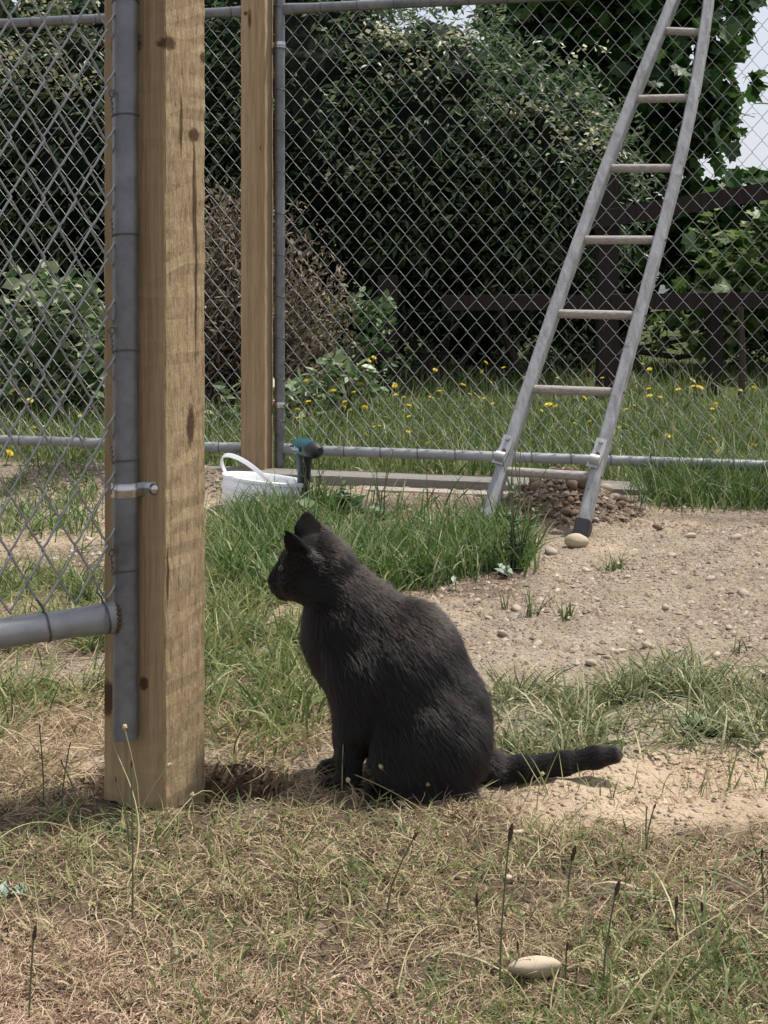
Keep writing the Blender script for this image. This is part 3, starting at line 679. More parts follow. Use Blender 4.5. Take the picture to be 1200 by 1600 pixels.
# near post: near corner at photo column 258, left and right faces both in view
PTH = R(25); PW = 0.105
pc = np.array([-0.3076, 1.979]) + PW / 2 * (np.array([-math.cos(PTH), math.sin(PTH)]) + np.array([math.sin(PTH), math.cos(PTH)]))
kn = []
def knot(px, py, face, kw, kh):
    """knot on the left (-Y) or right (+X) face of the near post, from its photo pixel"""
    e1 = np.array([-math.cos(PTH), math.sin(PTH)]); e2 = np.array([math.sin(PTH), math.cos(PTH)])
    c0 = np.array([-0.3076, 1.979]); u = (px - 600) / F; e = e1 if face == 'L' else e2
    t = (u * c0[1] - c0[0]) / (e[0] - u * e[1]); q = c0 + t * e
    z = CAM_H - (py - HY) / F * q[1]
    kn.append((PW / 2 - t, -PW / 2, z, kw, kh) if face == 'L' else (PW / 2, -PW / 2 + t, z, kw, kh))
knot(197, 68, 'L', .031, .021); knot(264, 68, 'R', .02, .011); knot(303, 211, 'R', .017, .012); knot(298, 665, 'R', .012, .035)
knot(225, 1068, 'L', .009, .011); knot(168, 1090, 'L', .016, .03); knot(303, 300, 'R', .0045, .10); knot(283, 195, 'R', .005, .05); knot(306, 420, 'R', .004, .16); knot(262, 900, 'R', .004, .05); knot(318, 90, 'R', .012, .010)
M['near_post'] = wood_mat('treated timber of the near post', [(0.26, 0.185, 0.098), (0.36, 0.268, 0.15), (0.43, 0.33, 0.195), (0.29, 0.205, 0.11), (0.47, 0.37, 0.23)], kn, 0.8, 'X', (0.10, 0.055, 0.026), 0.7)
timber_post('timber_post', 'thick rough sawn timber post standing in a dug hole beside the cat', (pc[0], pc[1], 0), PW, -0.35, 2.2, -PTH, M['near_post'], 5, 160, wob=0.0009)

# ------------------------------------------------------------------ edging boards
def along(s, off=0.0, z=0.0):
    return np.array([s * math.cos(FANG) + off * math.sin(FANG), 5.18 + s * math.sin(FANG) - off * math.cos(FANG), z])
def board(name, label, s0, s1, off, wd, th, z, mat, cat='board', roll=0.0):
    n_ = int((s1 - s0) / 0.06); zs = np.linspace(0, s1 - s0, n_)
    b = MB(); b.sweep(np.stack([0 * zs, 0 * zs, zs], -1), (1, 0, 0), (0, 1, 0), [(-wd / 2, -th / 2), (0, -th / 2), (wd / 2, -th / 2), (wd / 2, th / 2), (0, th / 2), (-wd / 2, th / 2)])
    V = b.V[0]; V += (np.random.default_rng(int(s0 * 100) & 255).random(V.shape) - .5) * 0.002
    o = b.build(name, mat)
    a = along(s0, off, z); o.location = a
    o.matrix_world = Matrix.Translation(Vector(a)) @ Matrix(((0 * 1.0 + math.sin(FANG), 0, math.cos(FANG), 0), (-math.cos(FANG), 0, math.sin(FANG), 0), (0, -1, 0, 0), (0, 0, 0, 1))) @ Matrix.Rotation(roll, 4, 'Z')
    return tag(o, label, cat)
board('edging_board', 'weathered grey edging board under the fence behind the bucket and drill', fence_local(330), fence_local(792), 0.10, 0.15, 0.035, 0.010, M['grey_wood'])
board('edging_board', 'weathered grey edging board with broken end behind the dug heap', fence_local(796), fence_local(1085), 0.11, 0.14, 0.035, 0.008, M['grey_wood'], roll=0.05)
board('edging_board', 'weathered grey edging board running out past the grass fringe', fence_local(1120), fence_local(1500), 0.10, 0.14, 0.035, 0.010, M['grey_wood'])
n_ = NT('old concrete'); v_ = n_.coord('Object')
M['concrete'] = n_.set(n_.ramp(n_.noise(v_, 14, 6, .7), [(.3, (.28, .24, .195)), (.7, (.45, .40, .34))]), .9, 0, .1); n_.bump(n_.noise(v_, 60, 5), .6, .01)
board('footing_strip', 'pale strip of old concrete showing below the grey edging boards', fence_local(600), fence_local(850), 0.245, 0.08, 0.03, -0.012, M['concrete'], 'footing')
board('footing_strip', 'short pale concrete piece lying below the grassy edging board', fence_local(985), fence_local(1075), 0.235, 0.08, 0.03, -0.009, M['concrete'], 'footing')

# ------------------------------------------------------------------ ladder
LY0, LM, LK = 4.178, -0.265, 0.547
def lad(px, py, off=0.0):
    u, v = (px - 600) / F, (py - HY) / F
    Y = (LY0 + CAM_H * LK + off) / (1 - LM * u + LK * v)
    return np.array([u * Y, Y, CAM_H - v * Y])
def lspline(pts, n=40):
    pts = np.array(pts, float); ys = pts[:, 1]; o = np.argsort(-ys); pts = pts[o]; ys = pts[:, 1]
    c = np.polyfit(ys, pts[:, 0], 3); yy = np.linspace(ys[0], ys[-1], n)
    return np.array([lad(np.polyval(c, y), y) for y in yy]), c
Lp, Lc = lspline([(757, 822), (785, 735), (826, 610), (866, 490), (904, 375), (945, 263), (990, 155), (1036, 45), (1058, -10), (1100, -110)])
Rp, Rc = lspline([(908, 838), (936, 725), (966, 610), (999, 490), (1032, 375), (1061, 263), (1083, 155), (1100, 50), (1108, -10), (1118, -110)])
n = NT('weathered ladder rail'); v = n.coord('Object')
a_ = n.noise(n.coord('Object', (40, 14, 14)), 1.0, 6, .65, .4); b_ = n.noise(v, 25, 5, .7)
c_ = n.ramp(a_, [(.3, (.185, .185, .185)), (.5, (.285, .287, .295)), (.72, (.41, .415, .43))])
c_ = n.mix(n.ramp(b_, [(.28, .8), (.40, 0.0)]), c_, (.12, .10, .085)); n.bump(n.mix(.5, a_, b_), .35, .004)
M['ladder'] = n.set(c_, .72, 0, .3)
n = NT('ribbed pale rung'); v = n.coord('Object', (3, 260, 260)); a_ = n.noise(v, 1.0, 3, .6)
n.bump(a_, .6, .004); M['rung'] = n.set(n.ramp(a_, [(.3, (.22, .195, .17)), (.6, (.36, .33, .30)), (.8, (.46, .43, .40))]), .7, 0, .25)
lt = thing('ladder', 'weathered grey wooden ladder leaning on the far wire fence', 'ladder')
wv = norm(np.array([1, LM, 0])); 
for nm, Pp in (('rail', Lp), ('rail', Rp)):
    T = norm(np.gradient(Pp, axis=0)); Wn = norm(np.cross(np.broadcast_to(wv, T.shape), T)); U = norm(np.cross(T, Wn))
    b = MB(); h1, h2 = 0.0165, 0.027
    b.sweep(Pp, U, Wn, [(-h1, -h2 + .004), (-h1 + .004, -h2), (h1 - .004, -h2), (h1, -h2 + .004), (h1, h2 - .004), (h1 - .004, h2), (-h1 + .004, h2), (-h1, h2 - .004)])
    V = b.V[0]; V += (RNG.random(V.shape) - .5) * .0016
    b.build(nm, M['ladder'], lt)
for yl, yr in ((736, 745), (608, 613), (490, 493), (375, 375), (263, 263), (155, 153), (48, 51), (-62, -60)):
    A = lad(np.polyval(Lc, yl), yl); B = lad(np.polyval(Rc, yr), yr); d = norm(B - A)
    t_ = np.linspace(0, 1, 9); P_ = A + (B - A) * t_[:, None]
    b = MB(); b.tube(P_, 0.0138, 12); b.build('rung', M['rung'], lt, True)
    bb = MB()
    bb.tube([B + d * .014, B + d * .0195], [.006, .005], 10); bb.build('rung_end', M['rust'], lt, True)
up = norm(Rp[-1] - Rp[0]); fr = norm(np.cross(up, wv)); fr = fr if fr[1] < 0 else -fr
for Pp, c in ((Lp, Lc), (Rp, Rc)):
    yb = 715 if Pp is Lp else 720
    A = lad(np.polyval(c, yb - 28), yb - 28); B = lad(np.polyval(c, yb + 8), yb + 8); T = norm(B - A); side = norm(np.cross(T, fr))
    side = side if side[0] < 0 else -side
    b = MB(); Pb = np.stack([A + fr * .030, A + T * .035 + fr * .031, B + fr * .033 + side * .004, B + T * .02 + fr * .035 + side * .008])
    b.sweep(Pb, side, fr, [(-.012, -.002), (.020, -.002), (.020, .003), (-.012, .003)])
    b.tube([B + fr * .036 + side * .022 - T * .004, B + fr * .036 - side * .006 - T * .004], .016, 12)
    br = b.build('bracket', M['steel'], lt, True)
    for q in (0.012, 0.05):
        bb = MB(); bb.tube([A + T * q + fr * .032 + side * .004, A + T * q + fr * .040 + side * .004], [.0075, .005], 10); bb.build('bolt', M['rust'] if q > .03 else M['steel'], br, True)
    bb = MB(); bb.tube([A - T * .05 + fr * .0, B + T * .06 + fr * .0], .0205, 8)
for Pp, mat_, nm in ((Rp, M['rubber'], 'rubber_foot'), (Lp, M['steel'], 'foot')):
    T = norm(Pp[1] - Pp[0]); Wn = norm(np.cross(wv, T)); U = norm(np.cross(T, Wn))
    b = MB(); b.sweep([Pp[0] - T * .012, Pp[0] + T * .005, Pp[0] + T * .045], U, Wn, [(-.0215, -.032), (.0215, -.032), (.0215, .032), (-.0215, .032)])
    b.build(nm, mat_, lt, bevel=0.003)

# ------------------------------------------------------------------ bucket and drill
n = NT('translucent white plastic'); M['plastic'] = n.set((.78, .79, .82), .35, 0, .45)
n.b.inputs['Subsurface Weight'].default_value = 0.35; n.b.inputs['Subsurface Radius'].default_value = (.03, .03, .035); n.b.inputs['Subsurface Scale'].default_value = .5
bq = gp(408, 795); bq = settle(bq)
bk = thing('bucket', 'low white plastic bucket with raised handle sunk in the grass', 'bucket', (bq[0], bq[1], bq[2] - .03), (R(-2), R(7), R(10)))
b = MB(); rr = 0.137
b.lathe([(0.001, .004), (rr * .9, .004), (rr * .9, 0.0), (rr * .93, .01), (rr * .985, .085), (rr * 1.0, .090), (rr * 1.02, .092), (rr * 1.02, .104), (rr * .995, .107), (rr * .995, .120), (rr * 1.03, .122), (rr * 1.03, .132), (rr * .985, .134), (rr * .96, .130), (rr * .90, .02), (.001, .015)], 48)
b.build('pail', M['plastic'], bk, True)
t_ = np.linspace(0, 1, 24)[:, None]
b0, b1, b2, b3 = [np.array(q) for q in ((-.118, .065, .118), (-.20, .04, .225), (-.085, -.12, .215), (.012, -.142, .118))]
hp = (1 - t_) ** 3 * b0 + 3 * (1 - t_) ** 2 * t_ * b1 + 3 * (1 - t_) * t_ ** 2 * b2 + t_ ** 3 * b3
b = MB(); T = norm(np.gradient(hp, axis=0)); Rd = norm(hp - np.array([0, 0, .118])); U = norm(np.cross(T, Rd))
b.sweep(hp, U, Rd, [(-.007, -.002), (.007, -.002), (.007, .002), (-.007, .002)]); b.build('handle', M['plastic'], bk, True)
n = NT('stone dust in the bucket'); M['contents'] = n.set((.35, .33, .31), .9)
b = MB(); b.lathe([(.001, .062), (rr * .5, .066), (rr * .92, .055), (rr * .92, .03)], 32); b.build('contents', M['contents'], bk, True)

n = NT('teal tool shell'); M['teal'] = n.set((.004, .075, .095), .35, 0, .5)
M['tool_black'] = NT('black tool rubber').set((.012, .013, .016), .5)
M['white_print'] = NT('white print').set((.75, .77, .78), .5)
dq = settle(gp(481, 800)); DY = dq[1]
dr = thing('cordless_drill', 'teal and black cordless drill standing on its battery by the bucket', 'drill', dq, (0, 0, R(-58)))
hgt = CAM_H - (686 - HY) / F * DY - dq[2]
b = MB(); zc = hgt - .031                                           # motor body along local x, chuck at +x
b.tube([(-.062, 0, zc), (-.055, 0, zc), (-.03, 0, zc), (.018, 0, zc + .001), (.03, 0, zc)], [.020, .029, .031, .029, .026], 20); b.build('motor_housing', M['teal'], dr, True)
b = MB(); b.tube([(.028, 0, zc), (.034, 0, zc), (.058, 0, zc), (.068, 0, zc), (.08, 0, zc)], [.027, .0275, .024, .017, .012], 20); b.build('nose', M['tool_black'], dr, True)
b = MB(); b.tube([(-.02, 0, zc - .02), (-.022, 0, zc - .06), (-.03, 0, .06), (-.034, 0, .045)], [.026, .0215, .021, .024], 16, up=(0, 1, 0)); b.build('grip', M['tool_black'], dr, True)
b = MB(); b.tube([(-.024, 0, zc - .018), (-.027, 0, zc - .075)], [.0265, .0222], 16, up=(0, 1, 0)); b.build('grip_shell', M['teal'], dr, True)
b = MB(); b.box((-.002, 0, zc - .042), (.012, .014, .026)); b.build('trigger', M['tool_black'], dr, bevel=.003)
b = MB(); b.box((-.028, 0, .038), (.10, .066, .022)); b.build('battery_mount', M['tool_black'], dr, bevel=.006)
b = MB(); b.box((-.026, 0, .013), (.108, .07, .03)); b.build('battery', M['tool_black'], dr, bevel=.006)
b = MB(); b.box((-.026, -.0315, zc), (.066, .003, .017)); lab = b.build('name_plate', M['teal'], dr, bevel=.001)
tc = bpy.data.curves.new('lettering', 'FONT'); tc.body = 'makita'; tc.size = .019; tc.align_x = 'CENTER'; tc.align_y = 'CENTER'; tc.extrude = .0006
to = bpy.data.objects.new('lettering_src', tc); COL.objects.link(to); bpy.context.view_layer.update()
tm = bpy.data.meshes.new_from_object(to.evaluated_get(bpy.context.evaluated_depsgraph_get())); bpy.data.objects.remove(to)
lo_ = link('lettering', tm, M['white_print'], lab); tm.materials.clear(); tm.materials.append(M['white_print'])
lo_.location = (-.026, -.0337, zc); lo_.rotation_euler = (PI / 2, 0, 0)

# ------------------------------------------------------------------ cat: one skin from blended round cones
CY = 2.116; CS = F / CY
cat_c = settle(np.array([(640 - 600) / F * CY, CY, 0]))
CZ0 = CAM_H - (1231 - HY) / F * CY
def cp(px, py, y=0.0): return np.array([(px - 640) / CS, y, (1231 - py) / CS])
hgrid = 0.003
lo = np.array([-0.235, -0.13, -0.012]); hi = np.array([0.345, 0.13, 0.43])
ax_ = [np.arange(lo[i], hi[i], hgrid) for i in range(3)]
GXc, GYc, GZc = np.meshgrid(*ax_, indexing='ij'); PG = np.stack([GXc, GYc, GZc], -1)
def s_cone(a, b, ra, rb, ys=1.0):
    sc = np.array([1, 1 / ys, 1]); a_, b_ = a * sc, b * sc; p_ = PG * sc
    d = b_ - a_; t = np.clip(((p_ - a_) @ d) / max(d @ d, 1e-9), 0, 1)
    return np.linalg.norm(p_ - a_ - t[..., None] * d, axis=-1) - (ra + (rb - ra) * t)
def s_ell(c, r, rot=None):
    q = PG - c
    if rot is not None: q = q @ np.asarray(rot)
    r = np.asarray(r); k = np.linalg.norm(q / r, axis=-1); k2 = np.linalg.norm(q / r ** 2, axis=-1)
    return k * (k - 1) / np.maximum(k2, 1e-6)
def smin(a, b, k):
    h = np.clip(0.5 + 0.5 * (b - a) / k, 0, 1); return b * (1 - h) + a * h - k * h * (1 - h)
u_ = 1 / CS
D = s_cone(cp(512, 925), cp(541, 985), 38 * u_, 51 * u_, .92)               # neck
D = smin(D, s_cone(cp(506, 880), cp(545, 936), 31 * u_, 44 * u_, .95), .025)    # nape
D = smin(D, s_cone(cp(548, 948), cp(622, 1004), 41 * u_, 63 * u_, .9), .035)     # withers
D = smin(D, s_cone(cp(547, 1000), cp(628, 1046), 57 * u_, 83 * u_, .88), .05)   # chest to back
D = smin(D, s_cone(cp(630, 1046), cp(655, 1108), 87 * u_, 98 * u_, .92), .03)
D = smin(D, s_cone(cp(660, 1130), cp(672, 1150), 89 * u_, 88 * u_, 1.0), .03)
D = smin(D, s_cone(cp(553, 1040), cp(570, 1090), 49 * u_, 40 * u_, .95), .03)   # lower chest
for sg in (-1, 1):
    D = smin(D, s_ell(cp(676, 1150, sg * .052), (80 * u_, .042, 72 * u_), rotm('Y', R(18))), .018)        # thigh
    D = smin(D, s_cone(cp(622, 1170, sg * .062), cp(645, 1130, sg * .055), 36 * u_, 50 * u_, .8), .02)     # knee
    D = smin(D, s_cone(cp(604, 1214, sg * .070), cp(715, 1214, sg * .072), 17 * u_, 20 * u_, 1.1), .012)   # hind foot
    D = smin(D, s_ell(cp(594, 1217, sg * .070), (20 * u_, .017, 14 * u_)), .008)
    dx = 6 if sg < 0 else 0
    D = smin(D, s_cone(cp(568, 1040, sg * .045), cp(554 + dx, 1105, sg * .040), 50 * u_, 31 * u_, .7), .02)   # shoulder, upper arm
    D = smin(D, s_cone(cp(553 + dx, 1105, sg * .036), cp(543 + dx, 1165, sg * .031), 30 * u_, 20 * u_, .85), .014)
    D = smin(D, s_cone(cp(543 + dx, 1165, sg * .031), cp(539 + dx, 1208, sg * .031), 20 * u_, 18 * u_, .9), .01)
    D = smin(D, s_ell(cp(521 + dx, 1215, sg * .031), (26 * u_, .0185, 15 * u_)), .010)
    for tq in (-1, 0, 1): D = smin(D, s_ell(cp(503 + dx + abs(tq) * 3, 1218, sg * .031 + tq * .0095), (9 * u_, .0062, 9.5 * u_)), .004)
# head
HR = rotm('Y', R(-14))
D = smin(D, s_ell(cp(484, 886), (45 * u_, .044, 43 * u_), HR), .022)
D = smin(D, s_ell(cp(506, 872), (36 * u_, .037, 33 * u_)), .02)
D = smin(D, s_ell(cp(470, 908, -.018), (33 * u_, .028, 26 * u_)), .014)
D = smin(D, s_ell(cp(470, 908, .018), (33 * u_, .028, 26 * u_)), .014)
D = smin(D, s_cone(cp(452, 878), cp(428, 905), 17 * u_, 9.5 * u_, 1.0), .012)          # brow to nose
D = smin(D, s_ell(cp(438, 915), (18 * u_, .021, 12 * u_), HR), .009)                   # muzzle
D = smin(D, s_ell(cp(444, 926), (16 * u_, .014, 11 * u_)), .008)                       # chin
for sg in (-1, 1): D = smin(D, s_ell(cp(452, 872, sg * .021), (12 * u_, .011, 9 * u_)), .008)   # brow ridge
# eye sockets
for sg in (-1, 1): D = -smin(-D, s_ell(cp(440, 884, sg * .027), (9 * u_, .009, 7 * u_)), .004)
# ears: flattened cones, hollowed on the front
def ear(tip, base, wid, hollow_dir):
    global D
    ax = tip - base; L_ = np.linalg.norm(ax); ax = ax / L_
    hd = norm(hollow_dir - ax * np.dot(hollow_dir, ax)); sd = np.cross(ax, hd)
    q = PG - base; t = np.clip((q @ ax) / L_, -0.15, 1.0)
    lat = q @ sd; dep = q @ hd
    wd = wid * np.clip(1.0 - np.maximum(t, 0), 0, 1) ** 0.6 + .0016; th = .0085 * np.clip(1 - t, 0.0, 1) + .0030
    k = np.sqrt((lat / wd) ** 2 + (dep / th) ** 2)
    s_ = (k - 1) * np.minimum(wd, th)
    s_ = np.maximum(s_, (q @ ax) - L_); s_ = np.maximum(s_, -(q @ ax) - .012)
    D = smin(D, s_, .005)
    kk = np.sqrt((lat / (wd * .62 + 1e-5)) ** 2 + ((dep - th * 1.0) / (th * .8 + 1e-5)) ** 2)
    cut = np.maximum((kk - 1) * np.minimum(wd * .62, th * .8), (q @ ax) - L_ * .86); cut = np.maximum(cut, -(q @ ax) + .004)
    D = -smin(-D, cut, .003)
ear(cp(447, 819, -.038), cp(474, 864, -.029), 25 * u_, np.array([-.62, -.78, .0]))
ear(cp(474, 806, .036), cp(488, 858, .029), 34 * u_, np.array([-.35, .93, .0]))
# tail
tl = [cp(715, 1190, .010), cp(770, 1206, .014), cp(820, 1205, .012), cp(880, 1196, .008), cp(930, 1185, .004), cp(958, 1180, .0)]
tr_ = [34, 21, 18, 16.5, 15, 12.5]
for i in range(5): D = smin(D, s_cone(tl[i], tl[i + 1], tr_[i] * u_, tr_[i + 1] * u_), .010)
D = D + 0.0014 * (np.sin(GXc * 95 + GZc * 40) * np.sin(GZc * 80 + GYc * 60)) * sst(.13, .09, GXc)
def surface_nets(Fv, lo, h):
    S = Fv < 0; nx, ny, nz = Fv.shape
    cn = [(i, j, k) for i in (0, 1) for j in (0, 1) for k in (0, 1)]
    sl = lambda i, j, k: (slice(i, nx - 1 + i), slice(j, ny - 1 + j), slice(k, nz - 1 + k))
    cnt = sum(S[sl(*c)].astype(np.int8) for c in cn); act = (cnt > 0) & (cnt < 8)
    ii = np.argwhere(act); acc = np.zeros((len(ii), 3)); num = np.zeros(len(ii))
    for a in cn:
        for d in range(3):
            if a[d]: continue
            b_ = list(a); b_[d] = 1
            fa = Fv[ii[:, 0] + a[0], ii[:, 1] + a[1], ii[:, 2] + a[2]]; fb = Fv[ii[:, 0] + b_[0], ii[:, 1] + b_[1], ii[:, 2] + b_[2]]
            m = (fa < 0) != (fb < 0); t = np.where(m, fa / np.where(m, fa - fb, 1), 0)
            pos = np.array(a, float)[None].repeat(len(ii), 0); pos[:, d] = t
            acc += pos * m[:, None]; num += m
    V = lo + (ii + acc / num[:, None]) * h
    vid = -np.ones(act.shape, int); vid[tuple(ii.T)] = np.arange(len(ii)); Q = []
    for d in range(3):
        e1, e2 = (d + 1) % 3, (d + 2) % 3
        A = [slice(None)] * 3; B = [slice(None)] * 3; A[d] = slice(0, -1); B[d] = slice(1, None)
        cr = S[tuple(A)] != S[tuple(B)]; g = np.argwhere(cr)
        ok = np.ones(len(g), bool)
        for e in (e1, e2): ok &= (g[:, e] > 0) & (g[:, e] < Fv.shape[e] - 1)
        g = g[ok]; ins = S[tuple(g.T)]
        o1 = np.zeros(3, int); o1[e1] = 1; o2 = np.zeros(3, int); o2[e2] = 1
        q = np.stack([vid[tuple((g - o1 - o2).T)], vid[tuple((g - o2).T)], vid[tuple(g.T)], vid[tuple((g - o1).T)]], -1)
        q[~ins] = q[~ins][:, ::-1]; Q.append(q)
    return V, np.concatenate(Q)
CV, CQ = surface_nets(D, lo, hgrid)
CV = CV  # light relaxing keeps the cone joints soft
def relax(V, Q, it=2):
    for _ in range(it):
        s = np.zeros_like(V); c = np.zeros(len(V))
        for i in range(4):
            a, b_ = Q[:, i], Q[:, (i + 1) % 4]
            np.add.at(s, a, V[b_]); np.add.at(c, a, 1); np.add.at(s, b_, V[a]); np.add.at(c, b_, 1)
        V = 0.5 * V + 0.5 * s / c[:, None]
    return V
CV = relax(CV, CQ, 2)
n = NT('dark grey cat skin and undercoat'); M['cat'] = n.set((.009, .0075, .007), .85, 0, .12)
n = NT('dark grey fur')
for x in list(n.n):
    if x != n.out: n.n.remove(x)
hb = n.new('ShaderNodeBsdfHairPrincipled'); hb.parametrization = 'COLOR'
hb.inputs['Color'].default_value = (.0028, .0019, .0015, 1)
hb.inputs['Roughness'].default_value = 0.34; hb.inputs['Radial Roughness'].default_value = 0.55; 
n.l.new(hb.outputs[0], n.out.inputs[0]); M['fur'] = n.m
cat = thing('cat', 'dark grey short haired cat sitting in profile beside the timber post', 'cat', (cat_c[0], CY, CZ0))
cme = mesh_np('body', CV, None, CQ, True); body = link('body', cme, M['cat'], cat)
# fur strands
tri = np.concatenate([CQ[:, [0, 1, 2]], CQ[:, [0, 2, 3]]])
e_a, e_b = CV[tri[:, 1]] - CV[tri[:, 0]], CV[tri[:, 2]] - CV[tri[:, 0]]
fn = np.cross(e_a, e_b); ar = np.linalg.norm(fn, axis=1); fn = norm(fn)
vn = np.zeros_like(CV)
for i in range(3): np.add.at(vn, tri[:, i], fn * ar[:, None])
vn = norm(vn)
NF = 230000
pick = RNG.choice(len(tri), NF, p=ar / ar.sum()); r1, r2 = RNG.random(NF), RNG.random(NF); r1s = np.sqrt(r1)
wts = np.stack([1 - r1s, r1s * (1 - r2), r1s * r2], -1)
fp_ = (CV[tri[pick]] * wts[..., None]).sum(1); fnm = norm((vn[tri[pick]] * wts[..., None]).sum(1))
X, Yc, Z = fp_.T
pxl = X * CS + 640; pyl = 1231 - Z * CS
headm = sst(560, 500, pxl) * sst(955, 925, pyl); facem = sst(475, 440, pxl) * sst(955, 930, pyl)
tailm = sst(765, 790, pxl); legm = sst(600, 570, pxl) * sst(1110, 1150, pyl); earm = sst(858, 845, pyl) * sst(500, 490, pxl)
flow = np.stack([np.full(NF, .55), 0 * X, np.full(NF, -.85)], -1)
hd_ = np.stack([np.full(NF, .95), 0 * X, np.full(NF, -.25)], -1)
flow = flow * (1 - headm)[:, None] + hd_ * headm[:, None]
flow = flow * (1 - legm)[:, None] + np.array([-.05, 0, -1]) * legm[:, None]
flow = flow * (1 - tailm)[:, None] + np.array([1, 0, .05]) * tailm[:, None]
ch = sst(520, 480, pxl) * sst(940, 970, pyl); flow = flow * (1 - ch)[:, None] + np.array([.15, 0, -1]) * ch[:, None]
flow = flow * (1 - earm)[:, None] + np.array([-.2, 0, .9]) * earm[:, None]
flow = norm(flow + 0.25 * (RNG.random((NF, 3)) - .5))
ft = norm(flow - fnm * (flow * fnm).sum(1, keepdims=True) + 1e-6)
ln = .0155 * (1 - headm * .42); ln = ln * (1 - .55 * facem) * (1 - .55 * legm) * (1 - .62 * tailm) * (1 - .8 * earm)
ln = ln * (0.5 + .75 * RNG.random(NF) + .6 * (RNG.random(NF) > .94))
clump = fbm(pxl / 16, pyl / 22 + Yc * 60, 3)
lift = (0.30 + .22 * (clump - .38)) * (1 - .35 * headm); lift = lift * (1 - .5 * tailm); lift = np.clip(lift + .34 * (RNG.random(NF) - .5) * (1 - .5 * tailm), .10, .9)
d0 = norm(ft * (1 - lift)[:, None] + fnm * (lift + .15)[:, None]); d1 = norm(ft + fnm * (lift * .25)[:, None] + .3 * (RNG.random((NF, 3)) - .5))
NP = 4; pts = []
for i in range(NP):
    t = i / (NP - 1); pts.append(fp_ - fnm * .0006 + (d0 * (t - .5 * t * t)[..., None] if False else d0 * (t - .5 * t * t) + d1 * (.5 * t * t)) * ln[:, None] * 1.15)
FP = np.stack(pts, 1)
FP[..., 2] = np.maximum(FP[..., 2], -0.004)
hc = bpy.data.hair_curves.new('fur'); hc.add_curves([NP] * NF)
hc.position_data.foreach_set('vector', FP.astype(np.float32).ravel())
ra = hc.attributes.get('radius') or hc.attributes.new('radius', 'FLOAT', 'POINT')
ra.data.foreach_set('value', np.tile(np.array([.00022, .00020, .00014, .00004], np.float32), NF))
hc.materials.append(M['fur']); fur = bpy.data.objects.new('fur', hc); COL.objects.link(fur); fur.parent = cat
n = NT('amber cat eye'); M['eye'] = n.set((.028, .027, .011), .15, 0, .45)
M['nose'] = NT('dark nose leather').set((.012, .01, .01), .45)
for sg in (-1, 1):
    b = MB(); b.lathe([(.0001, .0062), (.003, .0055), (.0055, .003), (.0064, 0), (.0055, -.003), (.0001, -.0062)], 14)
    e = b.build('eye', M['eye'], cat, True); e.location = cp(443, 884, sg * .0225)
b = MB(); b.lathe([(.0001, .004), (.0035, .003), (.0052, 0), (.0035, -.003), (.0001, -.004)], 12); e = b.build('nose', M['nose'], cat, True); e.location = cp(421, 907); e.scale = (1, 1.1, .9)

# ------------------------------------------------------------------ leaves, shrubs and trees
LEAF_LONG = (np.array([[0, 0, 0], [.14, .3, .02], [.155, .62, -.02], [0, 1, -.10], [-.155, .62, -.02], [-.14, .3, .02], [0, .45, -.035]]),
             np.array([(0, 1, 6), (1, 2, 6), (2, 3, 6), (3, 4, 6), (4, 5, 6), (5, 0, 6)]))
LEAF_OVAL = (np.array([[0, 0, 0], [.3, .25, .04], [.34, .55, .02], [0, 1, -.12], [-.34, .55, .02], [-.3, .25, .04], [0, .45, -.05]]), LEAF_LONG[1])
_mp = [(0, 0), (.2, -.02), (.44, -.10), (.44, .14), (.68, .36), (.48, .44), (.42, .70), (.22, .66), (0, 1.0)]
_mv = _mp + [(-x, y) for x, y in _mp[-2:0:-1]]
_mv = np.array([[x, y, .10 * abs(x) - .12 * y * y] for x, y in _mv] + [[0, .3, -.02]])
LEAF_MAPLE = (_mv, np.array([(i, (i + 1) % 16, 16) for i in range(16)]))
LEAF_DOT = (np.array([[-.5, 0, 0], [.5, 0, 0], [.4, .9, .1], [-.4, .9, -.1]]), np.array([(0, 1, 2), (0, 2, 3)]))
def leaf_frames(n, up_bias=0.8, out=None):
    nrm = RNG.normal(size=(n, 3)) * .6; nrm[:, 2] += up_bias; nrm = norm(nrm)
    d = RNG.normal(size=(n, 3)); d[:, 2] -= .35
    if out is not None: d = d + out * 1.1
    d = norm(d - nrm * (d * nrm).sum(1, keepdims=True)); s = np.cross(d, nrm)
    return s, d, nrm
